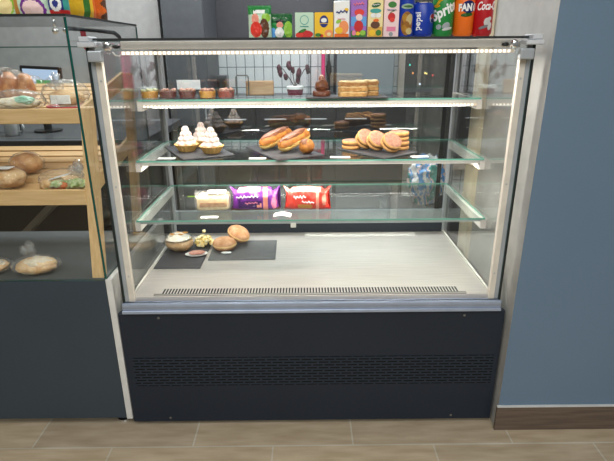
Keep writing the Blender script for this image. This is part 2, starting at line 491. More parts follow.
# front posts and gaskets
for s in (-1, 1):
    bm = B(); a, b = sorted((s * .588, s * .606)); box(bm, a, b, .0035, .020, .5075, 1.262, .001)
    po = wpart('front_post', bm, M['profile_white'], case)
    bm = B(); a, b = sorted((s * .606, s * .6195)); box(bm, a, b, .0035, .016, .5075, 1.30, .001)
    wpart('post_cover', bm, M['profile_grey'], po)
    bm = B(); a, b = sorted((s * .620, s * .6245)); box(bm, a, b, -.004, .006, .5075, 1.31)
    wpart('gasket', bm, M['gasket'], po)
    for z in (.60, .90, 1.21):
        bm = lathe(B(), [(.003, 0), (.002, .001)], 10)
        for q in bm.verts: q.co = Vector((s * .597 + q.co.x, .0033 - q.co.z, z + q.co.y))
        wpart('screw', bm, M['alu_soft'], po)
# side glass, front glass, top glass
def edged(x0, x1, y0, y1, z0, z1, edge_axes):
    """glass slab whose narrow faces get the green edge material"""
    bm = box(B(), x0, x1, y0, y1, z0, z1)
    for f in bm.faces:
        f.normal_update(); n = f.normal
        ax = max(range(3), key=lambda i: abs(n[i]))
        if 'xyz'[ax] in edge_axes: f.material_index = 1
    return bm
for s in (-1, 1):
    a, b = sorted((s * .6085, s * .6145))
    wpart('side_glass', edged(a, b, .017, .64, .508, 1.312, 'yz'), [M['side_pane'], M['glass_edge']], case)
wpart('front_glass', edged(-.619, .619, -.003, .003, .5075, 1.314, 'xz'), [M['front_pane'], M['glass_edge']], case)
wpart('top_glass', edged(-.622, .622, -.004, .668, 1.3175, 1.3235, 'xy'), [M['pane'], M['gasket']], case)
# lamp housing at the top of the glass
bm = B(); box(bm, -.535, .590, .018, .052, 1.2945, 1.3165, .002)
hs = wpart('lamp_housing', bm, M['rail_white'], case)
def led(x0, x1, y0, y1, z0, z1, par, mats=('led_face', 'led_bead'), pitch=.0128, beads=True):
    bm = box(B(), x0, x1, y0, y1, z0, z1, mi=0)
    n = int((x1 - x0) / pitch)
    if beads:
        for k in range(n):
            x = x0 + (k + .5) * pitch
            box(bm, x - .0036, x + .0036, y0 - .0012, y0 - .0001, z0 + .0015, z1 - .0012, mi=1)
    wpart('led_strip', bm, [M[mats[0]], M[mats[1]]], par)
led(-.535, .575, .018, .030, 1.2795, 1.2895, hs)
bm = B(); tube(bm, [(-.535, .03, 1.285), (-.545, .028, 1.277), (-.556, .03, 1.279), (-.565, .035, 1.287)], .002, 6)
wpart('lamp_cable', bm, M['rail_white'], hs)
# corner hinges
for s in (-1, 1):
    bm = B()
    a, b = sorted((s * .602, s * .630)); box(bm, a, b, -.030, .03, 1.314, 1.328, .002)
    a, b = sorted((s * .585, s * .634)); box(bm, a, b, -.034, .02, 1.3005, 1.3135, .002)
    br = wpart('corner_hinge', bm, M['alu'], case)
    a, b = sorted((s * .576, s * .616)); bm = B(); box(bm, a, b, -.024, -.005, 1.262, 1.292, .004, 2)
    wpart('hinge_clip', bm, M['alu_soft'], br)
    bm = B(); lathe(bm, [(.012, 0), (.0125, .004), (.009, .012), (.006, .013)], 20)
    for q in bm.verts: q.co = Vector((s * .562 + q.co.x, .006 - q.co.z - .012, 1.302 + q.co.y))
    wpart('hinge_knob', bm, M['chrome'], br, smooth=True, angle=40)
    bm = B(); blob(bm, (s * .545, .012, 1.302), (.011, .006, .0055), .2, 3, s + 2, 2)
    wpart('hinge_bolt', bm, M['black'], br, smooth=True)
# glass shelves
def shelf(z, y0, y1, xw, lamp):
    bm = edged(-xw, xw, y0, y1, z, z + .006, 'xy')
    if lamp == 1:
        for f in bm.faces:
            if f.calc_center_median().y > y1 - .001: f.material_index = 0
    sh = wpart('glass_shelf', bm, [M['shelf_glass'], M['shelf_edge']], case)
    for s in (-1, 1):
        bm = B(); a, b = sorted((s * (xw - .012), s * (xw + .006)))
        p = [(y0 + .004, z - .0012), (y0 + .004, z - .034), (y0 + .16, z - .032), (.632, z - .030), (.632, z - .0012)]
        lo = [bm.verts.new((a, q[0], q[1])) for q in p]; hi = [bm.verts.new((b, q[0], q[1])) for q in p]
        bm.faces.new(lo); bm.faces.new(list(reversed(hi)))
        for k in range(5): bm.faces.new((lo[k], hi[k], hi[(k + 1) % 5], lo[(k + 1) % 5]))
        wpart('shelf_bracket', bm, M['rail_white'], sh)
    bm = B()
    if lamp == 1:
        box(bm, -xw + .0125, xw - .0125, y0 + .006, y0 + .026, z - .0135, z - .0012, .001)
        wpart('front_bar', bm, M['rail_white'], sh)
        led(-xw + .0125, xw - .0125, y0 + .006, y0 + .018, z - .0225, z - .014, sh)
        wpart('lamp_flange', box(B(), -xw + .0125, xw - .0125, y0 + .0275, y0 + .0305, z - .0255, z - .0012), M['alu_soft'], sh)
    elif lamp == 2:
        box(bm, -xw + .0125, xw - .0125, y0 + .005, y0 + .022, z - .0125, z - .0012, .001)
        wpart('front_bar', bm, M['rail_white'], sh)
    else:
        box(bm, -xw + .0125, xw - .0125, y0 + .006, y0 + .014, z - .008, z - .0012)
        wpart('front_bar', bm, M['alu_soft'], sh)
    return sh
shelf(1.1245, .315, .452, .600, 1)
shelf(.928, .225, .632, .601, 2)
shelf(.736, .150, .632, .6015, 3)

# ------------------------------------------------------------------ bakery counter on the left
ctr = thing('bakery_counter', 'tall glass bakery counter with charcoal base and white end panel, left of the case', 'counter', (-1.2, .3, 0))
bm = B(); box(bm, -1.80, -.6735, 0, .02, .037, .588, .002); wpart('front_panel', bm, M['charcoal_soft'], ctr)
bm = B(); box(bm, -1.80, -.674, .021, .478, .045, .574); wpart('base_cabinet', bm, M['charcoal_soft'], ctr)
bm = B(); box(bm, -1.79, -.677, .012, .480, .576, .5885, .001); wpart('deck', bm, M['deck_grey'], ctr)
bm = B(); box(bm, -.6728, -.6515, -.002, .63, .034, .592, .0015); wpart('side_panel', bm, M['white_panel'], ctr, label='white end panel')
for x in (-.70, -1.74):
    for y in (.045, .44):
        bm = lathe(B(), [(.024, 0), (.024, .008), (.014, .012), (.014, .045)], 18, c=(x, y, 0)); wpart('foot', bm, M['chrome'], ctr, label='round chrome foot')
wpart('front_glass', edged(-1.79, -.6735, -.001, .006, .589, 1.379, 'xz'), [M['left_pane'], M['glass_edge']], ctr)
wpart('side_glass', edged(-.6725, -.6665, .0005, .614, .594, 1.379, 'yz'), [M['left_pane'], M['glass_edge']], ctr)
wpart('top_glass', edged(-1.79, -.6665, -.001, .614, 1.380, 1.387, 'xy'), [M['left_pane'], M['gasket']], ctr)
wpart('glass_trim', box(B(), -1.79, -.6735, .606, .614, 1.3055, 1.3095), M['glass_edge'], ctr)
wpart('rear_glass', edged(-1.79, -.6735, .607, .613, .95, 1.305, 'xz'), [M['left_pane'], M['glass_edge']], ctr)
for x, z in ((-.706, 1.35), (-.677, 1.352)):
    bm = B(); tube(bm, [(x, .010, 1.379), (x, .012, z)], .0025, 8)
    blob(bm, (x, .010, z - .006), (.0085, .007, .0085), 0, 1, 0, 2)
    wpart('glass_clamp', bm, M['chrome'], ctr, smooth=True)
bm = B(); tube(bm, [(-.69, .06, 1.352), (-.69, .25, 1.353), (-.69, .42, 1.352), (-.69, .47, 1.34), (-.69, .50, 1.315)], [.006, .006, .007, .007, .003], 8)
hn = wpart('lid_stay', bm, M['black'], ctr, smooth=True, label='curved black lid stay')
bm = B(); poly(bm, [(-.012, 0), (.016, 0), (.024, -.05), (.012, -.058), (-.002, -.05)], 0, .002)
for q in bm.verts: q.co = Vector((-.682 + q.co.y, .135 + q.co.x * 1.3, 1.347 + q.co.z))
wpart('red_tag', bm, PR['deepred'], hn)

# wooden rack inside the bakery counter
rack = thing('bread_rack', 'pale wooden rack with sloping slatted trays inside the left glass bakery counter', 'rack', (-1.2, .3, .5885))
RX0, RX1 = -1.74, -.722
def leanpost(x, y0, y1, z1, w=.036, d=.032, z0=.5888):
    bm = B(); vs = []
    for y, z in ((y0, z0), (y1, z1)):
        vs.append([bm.verts.new(p) for p in ((x, y, z), (x + w, y, z), (x + w, y + d, z), (x, y + d, z))])
    bm.faces.new(list(reversed(vs[0]))); bm.faces.new(vs[1])
    for k in range(4): bm.faces.new((vs[0][k], vs[0][(k + 1) % 4], vs[1][(k + 1) % 4], vs[1][k]))
    return bm
for x in (RX0, RX1):
    wpart('post', leanpost(x, .020, .121, 1.126), M['wood_post'], rack)
    wpart('post', leanpost(x, .440, .545, 1.21, .03), M['wood_post'], rack)
def tray(zf, zb, fh, nsl, yf):
    yb = .565
    t = wpart('slatted_tray', box(B(), RX0 - .0, RX1 - .0005, yf - .004, yf + .012, zf - fh, zf, .002), M['wood'], rack)
    for x in (RX1 - .001, RX0 - .013 + .03):
        bm = B()
        pr = [(yf + .0125, zf - fh), (yf + .0125, zf - .004), (yb, zb + .030), (yb, zb - .028)]
        lo = [bm.verts.new((x - .012, a, b)) for a, b in pr]; hi = [bm.verts.new((x, a, b)) for a, b in pr]
        bm.faces.new(lo); bm.faces.new(list(reversed(hi)))
        for k in range(4): bm.faces.new((lo[k], hi[k], hi[(k + 1) % 4], lo[(k + 1) % 4]))
        wpart('side_board', bm, M['wood'], t)
    for k in range(nsl):
        y0 = yf + .016 + k * (yb - yf - .02) / nsl; y1 = y0 + (yb - yf - .02) / nsl - .014
        f = lambda y: zf - .030 + (zb - zf + .022) * (y - yf) / (yb - yf)
        bm = B(); vs = []
        for x in (RX0 + .018, RX1 - .014):
            vs.append([bm.verts.new((x, y0, f(y0) - .012)), bm.verts.new((x, y1, f(y1) - .012)), bm.verts.new((x, y1, f(y1))), bm.verts.new((x, y0, f(y0)))])
        a, b = vs
        bm.faces.new(a); bm.faces.new(list(reversed(b)))
        for j in range(4): bm.faces.new((a[j], b[j], b[(j + 1) % 4], a[(j + 1) % 4]))
        wpart('slat', bm, M['wood'], t)
    return lambda y: zf - .030 + (zb - zf + .022) * (y - yf) / (yb - yf)
T1 = tray(1.123, 1.185, .046, 8, .116)
T2 = tray(.875, .942, .050, 8, .068)

# ------------------------------------------------------------------ behind the counters
cab = thing('tall_cabinet', 'tall dark grey cabinet standing against the back wall, left of the tiles', 'cabinet', (-.795, 2.25, 0))
wpart('cabinet_body', box(B(), -.93, -.66, 2.02, 2.5, 0, 2.2), M['cabinet_grey'], cab)
wpart('door', box(B(), -.928, -.664, 2.0, 2.0195, .1, 2.19, .002), M['cabinet_grey'], cab)
wpart('handle', tube(B(), [(-.685, 1.98, .85), (-.685, 1.98, 1.05)], .006), M['alu_soft'], cab)
fr = thing('fridge', 'plain grey fridge standing on the back worktop, right of the white tiles', 'fridge', (.41, 2.4, .9721))
wpart('fridge_body', box(B(), .212, .62, 2.23, 2.58, .9722, 1.75, .004), M['charcoal'], fr)
wpart('door', box(B(), .214, .618, 2.20, 2.229, .985, 1.745, .006, 2), M['fridge_grey'], fr)
wpart('handle', tube(B(), [(.235, 2.185, 1.4), (.235, 2.185, 1.6)], .008), M['black'], fr)
bc = thing('back_counter', 'dark worktop counter running along the white tiled wall', 'counter', (-.22, 2.3, 0))
wpart('counter_body', box(B(), -.64, .69, 2.06, 2.59, 0, .934), M['counter_dark'], bc)
wpart('worktop', box(B(), -.65, .70, 2.03, 2.595, .935, .972, .002), M['counter_top'], bc)
for x in (-.63, -.352, -.074, .204):
    d = wpart('door', box(B(), x, x + .27, 2.042, 2.059, .08, .925, .002), M['counter_dark'], bc)
    wpart('handle', tube(B(), [(x + .06, 2.03, .84), (x + .21, 2.03, .84)], .005), M['alu_soft'], d)
ap = thing('coffee_grinder', 'small dark box shaped appliance on the back worktop beside the tall cabinet', 'appliance', (-.607, 2.3, .972))
part('body', box(B(), -.038, .038, -.06, .06, .0, .150, .006, 2), M['counter_top'], ap)
part('panel', box(B(), -.03, .03, -.064, -.0605, .01, .13), M['counter_dark'], ap)
wr = B(); tube(wr, [(-.045, 0, 0), (-.045, 0, .138), (-.038, 0, .147), (.038, 0, .147), (.045, 0, .138), (.045, 0, .0)], .005)
single('wire_stand', wr, M['steel_dark'], 'arched metal wire stand on the back worktop beside the wooden board', 'stand', loc=(-.47, 2.33, .972))
bd = B(); box(bd, -.104, .104, -.01, .01, 0, .108, .012, 3)
single('cutting_board', bd, M['board'], 'brown wooden board leaning against the white tiles', 'cutting board', loc=(-.345, 2.36, .972), rot=(RAD(-8), 0, 0))
pot = thing('potted_flower', 'dark red drooping flowers in a magenta pot with white rim on the back worktop', 'plant', (-.082, 2.25, .972))
part('pot', lathe(B(), [(.048, 0), (.059, .045), (.059, .054)], 24), M['magenta_pot'], pot, smooth=True, angle=40)
part('pot_rim', lathe(B(), [(.0595, .0545), (.061, .055), (.061, .074), (.052, .076)], 24), M['white_card'], pot, smooth=True, angle=40)
rd = random.Random(3)
for i, (dx, h, n) in enumerate(((-.105, .165, 3), (-.03, .185, 3), (.02, .135, 4), (.085, .16, 2), (-.06, .10, 1))):
    bm = tube(B(), [(0, 0, .06), (dx * .3, 0, .06 + h * .35), (dx * .8, .005, .06 + h * .8), (dx, .005, .04 + h)], .0034, 6)
    st = part('stem', bm, M['stem'], pot, smooth=True)
    bm = B()
    for k in range(n):
        blob(bm, (dx + rd.uniform(-.016, .016), rd.uniform(-.01, .01), .05 + h - .012 - k * .020), (.016, .010, .024), .45, 2.5, i * 5 + k, 2)
    part('flower', bm, M['petal'], st, smooth=True)
single('chopping_board', box(B(), -.012, .012, -.09, .09, 0, .38, .006, 2), M['pink'], 'bright pink chopping board seen edge on, standing on the back worktop', 'cutting board', loc=(.128, 2.48, .9721))
ut = B(); tube(ut, [(0, 0, 0), (0, 0, .13), (0, 0, .16), (0, 0, .2), (0, 0, .24), (0, 0, .42)], [.010, .010, .022, .022, .008, .007], 10)
single('pepper_mill', ut, M['black'], 'slim black kitchen utensil standing right of the pink chopping board', 'utensil', loc=(.172, 2.5, .972), smooth=True)
pw = B(); box(pw, -.078, .078, -.001, .001, 0, .062)
single('notice', pw, M['paper'], 'white paper notice stuck on the tall dark cabinet', 'notice', loc=(-.79, 1.9985, 1.045))
# glowing dots on an added cord, for reflections in the window glass
sl = thing('window_glints', 'tiny coloured bulbs standing in for reflections in the dark back window', 'lights', (.95, 3.2, .86))
bm = tube(B(), [(-.22, 0, .05), (-.08, 0, .20), (0, 0, .06), (.12, 0, .1), (.2, 0, .18), (.23, 0, .0)], .0015, 5); part('cord', bm, M['black'], sl)
for x, z, c in ((-.05, .22, 'teal'), (-.10, .19, 'white'), (-.02, .15, 'amber'), (.09, .15, 'yellow'), (.105, .145, 'yellow'), (.16, .13, 'red'), (.05, .055, 'white'), (-.21, .2, 'teal')):
    part('bulb', blob(B(), (x + .03, 0, z + .08), (.008,) * 3, 0, 1, 0, 2), M['glints'][c], sl, smooth=True)
# work side of the bakery counter: worktop, terminal, mug
wt = thing('prep_table', 'dark prep worktop behind the bread rack', 'table', (-1.45, 1.3, 0))
wpart('tabletop', box(B(), -2.3, -.80, .95, 1.75, .845, .885, .002), M['counter_top'], wt)
for x in (-2.25, -.86):
    for y in (1.0, 1.7): wpart('leg', box(B(), x, x + .04, y, y + .04, 0, .8445), M['steel_dark'], wt)
wpart('shade_panel', box(B(), -2.3, -.72, 1.72, 1.74, .0, .8449), M['black'], wt)  # black sheet added for the darkness under the tabletop
wpart('brace', quadbar(B(), (-1.62, 1.14, .30), (-1.0, 1.02, .84), .05, .03), M['steel_dark'], wt)
tm = thing('terminal', 'black bezelled screen with a green block on it, behind the top bread tray', 'screen', (-1.40, 1.25, .885))
part('stand', lathe(B(), [(.07, 0), (.07, .01), (.02, .015), (.02, .22)], 20), M['screen_bezel'], tm)
sc = part('screen_frame', box(B(), -.105, .105, -.012, .012, .215, .335, .004), M['screen_bezel'], tm)
sc.rotation_euler = (0, RAD(3), 0)
part('display', box(B(), -.09, .09, -.0135, -.0122, .228, .32), M['screen'], sc)
part('green_block', box(B(), -.025, .05, -.0145, -.0136, .232, .268), M['screen_green'], sc)
for i, (x, y) in enumerate(((-1.600, 1.24), (-1.562, 1.245))):
    bm = box(B(), -.015, .015, -.015, .015, 0, .315 + .008 * i, .004)
    single('speaker', bm, M['black'], ('black block at the left edge beside the screen', 'narrower black block right beside the screen')[i], 'device', loc=(x, y, .885))
mg = thing('mug', 'pale grey mug standing on the prep worktop behind the rack', 'mug', (-1.52, 1.12, .885))
part('cup', lathe(B(), [(.03, 0), (.034, .004), (.036, .075), (.033, .075), (.03, .006)], 24), M['mug'], mg, smooth=True, angle=50)
part('handle', tube(B(), [(.034, 0, .062), (.055, 0, .06), (.06, 0, .04), (.05, 0, .02), (.033, 0, .016)], .005), M['mug'], mg, smooth=True)
# crumpled bag on a dark crate behind the right sliding door
cr = thing('crate', 'dark crate on the floor behind the right sliding door under the crumpled bag', 'crate', (.60, 1.05, 0))
part('body', box(B(), -.2, .2, -.16, .16, 0, .50, .006), M['counter_dark'], cr)
part('rim', box(B(), -.206, .206, -.166, .166, .501, .52, .004), M['counter_dark'], cr)
def crumple(bm, sc, seed, amp=.35, up=1.):
    r = bmesh.ops.create_icosphere(bm, subdivisions=5, radius=1.)
    for v in r['verts']:
        p = v.co.copy()
        n = abs(noise.noise(p * 2.2 + Vector((seed, 0, 0)))) + .6 * abs(noise.noise(p * 5 + Vector((0, seed, 0)))) + .15 * abs(noise.noise(p * 11))
        p *= 1.12 - amp * n
        v.co = Vector((p.x * sc[0], p.y * sc[1], max(p.z, -.97) * sc[2] + up * sc[2]))
    for f in bm.faces:
        c = f.calc_center_median(); k = noise.noise(Vector((c.x / sc[0], c.y / sc[1], c.z / sc[2] - up)) * 1.9 + Vector((seed, 3, 1)))
        f.material_index = 0 if k > .12 else (1 if k > -.1 else (2 if k > -.3 else 3))
    return bm
single('plastic_bag', crumple(B(), (.095, .09, .135), 5, .42, .97), [PR['white'], PR['skyblue'], PR['blush'], PR['teal']],
       'crumpled shiny bag in silver, blue and pink behind the right sliding door', 'bag', loc=(.612, 1.05, .5205), smooth=True)

# ------------------------------------------------------------------ things on the top glass
ZT = 1.3237
def pillow(w, h, t, fn, mats, nx=56, nz=44, crimp=.06, lean=0., sag=.0, base=False, jag=True):
    """sealed snack bag, standing: front and back skins meet at crimped top and bottom; fn(u, v) -> material index"""
    bm = B(); F, K = [], []
    for j in range(nz + 1):
        v = j / nz; rf, rk = [], []
        for i in range(nx + 1):
            u = i / nx
            body = max(0., min(1., (v - (0 if base else crimp)) / .25 + (.35 if base else 0))) * max(0., min(1., (1 - crimp - v) / .22))
            side = max(0., sin(pi * u)) ** .45
            d = t / 2 * (math.sqrt(body) if body > 0 else 0) * side
            wr = .0016 * noise.noise(Vector((u * 9, v * 7, w * 40 + h * 10))) + .0011 * noise.noise(Vector((u * 22, v * 18, 3)))
            nar = 1 - .06 * sin(pi * v) * (1 if not base else .5)
            x = (u - .5) * w * nar; z = v * h
            if jag and (j == 0 or j == nz): z += (.0012 if i % 2 else -.0012) if j == nz else (.0010 if i % 2 else 0)
            z -= sag * sin(pi * u) * v
            rf.append((x, -d - .0004 + wr * (1 if d > .001 else .5), max(0, z))); rk.append((x, d + .0004 + wr * .4, max(0, z)))
        F.append([bm.verts.new(p) for p in rf]); K.append([bm.verts.new(p) for p in rk])
    for j in range(nz):
        for i in range(nx):
            f = bm.faces.new((F[j][i], F[j][i + 1], F[j + 1][i + 1], F[j + 1][i])); f.material_index = fn((i + .5) / nx, (j + .5) / nz)
            g = bm.faces.new((K[j][i], K[j + 1][i], K[j + 1][i + 1], K[j][i + 1])); g.material_index = fn((i + .5) / nx, (j + .5) / nz)
    for j in range(nz):
        bm.faces.new((F[j][0], F[j + 1][0], K[j + 1][0], K[j][0])); bm.faces.new((F[j][nx], K[j][nx], K[j + 1][nx], F[j + 1][nx]))
    for i in range(nx):
        bm.faces.new((F[0][i], K[0][i], K[0][i + 1], F[0][i + 1])); bm.faces.new((F[nz][i], F[nz][i + 1], K[nz][i + 1], K[nz][i]))
    return bm
def ell(u, v, a, b, ra, rb): return ((u - a) / ra) ** 2 + ((v - b) / rb) ** 2 < 1
# two green snack bags
def art_green(u, v):
    if v > .86: return 0
    if v > .76 and .25 < u < .75: return 1
    if ell(u, v, .36, .26, .26, .24): return 2
    if ell(u, v, .34, .58, .17, .17): return 3
    if ell(u, v, .72, .30, .20, .30): return 4
    if ell(u, v, .80, .62, .18, .14): return 5
    return 6 if v < .72 else 0
g1 = thing('snack_bag', 'taller green snack bag with red patches, leftmost on the display case top', 'snack bag', (-.146, .075, ZT), RAD(-6), 'green snack bags on the case top')
part('pouch', pillow(.068, .086, .03, art_green, [PR['green'], PR['white'], PR['scarlet'], PR['salmon'], PR['brown'], PR['lime'], PR['mint']], base=True), [PR['green'], PR['white'], PR['scarlet'], PR['salmon'], PR['brown'], PR['lime'], PR['mint']], g1, smooth=True, angle=60)
part('lettering', squiggle(B(), -.014, .014, .071, .008, -.0085, .0012, 4, seed=1), PR['fgreen'], g1)
def art_green2(u, v):
    if v > .88: return 0
    if ell(u, v, .42, .22, .2, .22): return 1
    if ell(u, v, .44, .52, .15, .13): return 2
    if ell(u, v, .44, .66, .18, .09): return 3
    if ell(u, v, .82, .34, .2, .34): return 4
    if ell(u, v, .12, .2, .16, .22): return 5
    return 0 if v > .62 else 6
g2 = thing('snack_bag', 'shorter dark green snack bag leaning beside the taller green one', 'snack bag', (-.086, .088, ZT), RAD(4), 'green snack bags on the case top')
ms = [PR['fgreen'], PR['white'], PR['salmon'], PR['black'], PR['lime'], PR['skyblue'], PR['green']]
part('pouch', pillow(.066, .066, .026, art_green2, ms, base=True), ms, g2, smooth=True, angle=60)
part('lettering', squiggle(B(), -.024, .018, .053, .006, -.0085, .0011, 6, seed=2), PR['white'], g2)

def carton(label, x0, x1, h, body, y=.066, dep=.040, rz=0., slant=0., name='juice_carton'):
    t = thing(name, label, 'carton', ((x0 + x1) / 2, y, ZT), rz, 'drink cartons on the case top')
    w = (x1 - x0) / 2
    bm = box(B(), -w, w, 0, dep, 0, h)
    if slant:
        for v in bm.verts:
            if v.co.z > h * .9 and v.co.y < dep / 2: v.co.z -= slant * (1 if v.co.x < 0 else .3)
    bmesh.ops.bevel(bm, geom=bm.edges[:], offset=.0012, segments=2, affect='EDGES', clamp_overlap=True)
    part('box', bm, PR[body], t)
    return t, w
def ov(t, name, col, cx, cz, rx, rz_, y=-.0001, rot=0.): return part(name, disc(B(), cx, cz, rx, rz_, y, rot=rot), PR[col], t)
def rc(t, name, col, x0, x1, z0, z1, y=-.0001): return part(name, poly(B(), [(x0, z0), (x1, z0), (x1, z1), (x0, z1)], y), PR[col], t)
# pale green carton with red fruit
t, w = carton('small pale green drink carton with red fruit at its foot', -.045, .008, .067, 'mint')
rg = B(); lathe(rg, [(.0125, 0), (.0125, .0006), (.0108, .0006), (.0108, 0)], 28, close=False)
for v in rg.verts: v.co = Vector((v.co.x, -.0002 - v.co.z, .047 + v.co.y))
part('logo_ring', rg, PR['teal'], t)
ov(t, 'fruit', 'red', .004, .009, .021, .0105); ov(t, 'fruit', 'scarlet', -.014, .007, .011, .0075, -.0008); ov(t, 'fruit_leaf', 'leaf', -.006, .018, .012, .004, -.0008, .4)
part('lettering', squiggle(B(), -.012, .012, .030, .004, -.0012, .0009, 5, seed=3), PR['teal'], t)
# yellow carton
t, w = carton('small yellow drink carton with a blue and white oval badge', .011, .064, .067, 'yellow')
ov(t, 'badge', 'navy', 0, .043, .0125, .016); ov(t, 'badge_centre', 'white', 0, .046, .0085, .006, -.0008); rc(t, 'badge_stripe', 'yellow', -.011, .011, .037, .0385, -.0008)
ov(t, 'fruit', 'peach', .014, .011, .012, .0105); ov(t, 'fruit', 'cream', .015, .009, .006, .005, -.0008); ov(t, 'leaf', 'leaf', -.016, .007, .009, .005); ov(t, 'fruit', 'scarlet', -.006, .005, .005, .004)
# tall white-orange
t, w = carton('tall white drink carton with orange fruit and slanted top', .067, .110, .1, 'white', slant=.007)
ov(t, 'fruit', 'peach', .006, .027, .014, .018); rc(t, 'orange_band', 'orange', -w + .001, w - .001, .001, .010); ov(t, 'fruit', 'yellow', -.008, .019, .011, .009, -.0008); ov(t, 'leaf', 'lime', -.009, .043, .008, .005, -.0008, .5)
part('lettering', squiggle(B(), -.016, .016, .066, .011, -.0012, .0015, 3, .004, 4), PR['navy'], t)
ov(t, 'drop', 'yellow', .013, .073, .006, .005); part('lettering', squiggle(B(), -.012, .010, .049, .004, -.0012, .0009, 4, seed=6), PR['pink'], t)
# lilac pink
t, w = carton('tall lilac carton printed with red and pink patches', .114, .160, .11, 'lilac')
rc(t, 'print_sky', 'skyblue', -w + .001, w - .001, .03, .055); rc(t, 'print_ground', 'leaf', -w + .001, w - .001, .001, .018); ov(t, 'print_patch', 'scarlet', .001, .066, .014, .009, -.0008)
ov(t, 'print_patch', 'blush', .001, .053, .0095, .009, -.0013); ov(t, 'print_patch', 'red', 0, .030, .013, .015, -.0008); ov(t, 'print_patch', 'pink', -.013, .012, .006, .007, -.0013); ov(t, 'print_patch', 'lime', .012, .012, .008, .007, -.0013); ov(t, 'print_patch', 'yellow', -.002, .010, .006, .005, -.0018)
part('lettering', squiggle(B(), -.016, .014, .087, .010, -.0012, .0014, 4, .003, 5), PR['pink'], t)
# yellow tall
t, w = carton('tall cream yellow carton with a dark oval badge on top', .163, .206, .11, 'cream')
ov(t, 'badge', 'fgreen', .001, .085, .013, .006, rot=.2); rc(t, 'print_band', 'gold', -w + .001, w - .001, .001, .028)
ov(t, 'print_patch', 'teal', 0, .070, .016, .006); ov(t, 'print_patch', 'white', -.006, .058, .008, .006, -.0008); ov(t, 'print_patch', 'white', .008, .058, .008, .006, -.0008); ov(t, 'print_patch', 'brown', 0, .033, .013, .010, -.0008); ov(t, 'print_patch', 'orange', .002, .045, .008, .004, -.0013); ov(t, 'print_patch', 'leaf', .010, .012, .008, .008, -.0008); ov(t, 'print_patch', 'yellow', -.008, .012, .009, .008, -.0008)
part('lettering', squiggle(B(), -.009, .010, .085, .005, -.0012, .0009, 3, .002, 6), PR['white'], t)
# pale with strawberry
t, w = carton('tall pale blush carton with a single red strawberry', .209, .252, .11, 'blush')
ov(t, 'badge', 'leaf', .001, .086, .012, .008); ov(t, 'fruit', 'red', 0, .054, .0105, .011); ov(t, 'fruit', 'scarlet', .002, .046, .007, .006, -.0008); part('lettering', squiggle(B(), -.013, .013, .072, .003, -.0012, .0008, 6, seed=7), PR['navy'], t)
rc(t, 'print_band', 'pink', -.013, .013, .016, .028); part('fruit_stalk', tube(B(), [(-.006, -.001, .063), (0, -.001, .068), (.008, -.001, .070)], .001, 5), PR['leaf'], t); ov(t, 'badge', 'grey', 0, .008, .006, .006)
# blue biscuit pack
bp = thing('biscuit_pack', 'dark blue upright biscuit pack picturing golden biscuits, beside the blue drinks can', 'biscuits', (.275, .085, ZT), 0)
part('pack', lathe(B(), [(.019, 0), (.0225, .003), (.0225, .105), (.019, .108)], 32), PR['pepsiblue'], bp, smooth=True, angle=40)
def curvepatch(cx, cz, rx, rz_, r, rot=0., n=20, lift=.0006):
    bm = B(); c = bm.verts.new((r * sin(cx / r), -r * cos(cx / r), cz)); rings = []
    for q in (.5, 1.):
        ring = []
        for k in range(n):
            a = 2 * pi * k / n; u = cx + q * (rx * cos(a) * cos(rot) - rz_ * sin(a) * sin(rot)); z = cz + q * (rx * cos(a) * sin(rot) + rz_ * sin(a) * cos(rot))
            t = u / r; R_ = r + lift
            ring.append(bm.verts.new((R_ * sin(t), -R_ * cos(t), z)))
        rings.append(ring)
    c.co = Vector(((r + lift) * sin(cx / r), -(r + lift) * cos(cx / r), cz))
    for k in range(n):
        bm.faces.new((c, rings[0][k], rings[0][(k + 1) % n])); bm.faces.new((rings[0][k], rings[1][k], rings[1][(k + 1) % n], rings[0][(k + 1) % n]))
    # give the print its own small thickness
    bmesh.ops.solidify(bm, geom=bm.faces[:], thickness=.0003)
    return bm
for i, (cx, cz, rx, rz_, ro, col) in enumerate(((-.001, .036, .0175, .032, .0, 'tan'), (-.006, .050, .008, .013, .3, 'gold'), (.006, .046, .009, .016, -.2, 'cream'), (-.004, .024, .011, .010, 0, 'gold'), (.006, .016, .009, .009, .3, 'cream'), (.0, .034, .006, .009, .6, 'tan'))):
    part('biscuit_print', curvepatch(cx, cz, rx, rz_, .0225, ro, lift=.0004 + .0005 * i), PR[col], bp)
part('label_band', curvepatch(0, .081, .019, .007, .0225), PR['mint'], bp)
part('lettering', text_can('', .01, .0225, .08) if False else curvepatch(.001, .081, .012, .0025, .0225, lift=.0012), PR['leaf'], bp)

def can(label, x, r, h, body, y=.105, deco=None):
    t = thing('drinks_can', label, 'can', (x, y, ZT), 0, 'drinks cans on the case top')
    prof = [(r * .78, 0), (r * .82, .002), (r, .010), (r, h - .012), (r * .84, h - .002)]
    part('body', lathe(B(), prof, 48), PR[body], t, smooth=True, angle=50)
    part('rim', lathe(B(), [(r * .84, h - .002), (r * .86, h), (r * .80, h), (r * .79, h - .003), (.001, h - .003)], 32, close=False), M['chrome'], t, smooth=True, angle=50)
    part('base_rim', lathe(B(), [(r * .70, .0005), (r * .76, 0), (r * .775, .0012)], 32, close=False), M['chrome'], t)
    return t
cp_ = can('short dark blue drinks can with white upright lettering', .326, .0315, .093, 'pepsiblue', y=.098)
part('lettering', text_can('pepsi', .024, .0315, .042, -.62, pi / 2, 0, .0006), PR['white'], cp_)
part('logo', curvepatch(.026, .050, .011, .0125, .0315), PR['white'], cp_)
part('logo_top', curvepatch(.027, .0555, .0095, .0065, .0315, lift=.0012), PR['red'], cp_)
part('logo_foot', curvepatch(.027, .0445, .0092, .0058, .0315, lift=.0012), PR['navy'], cp_)
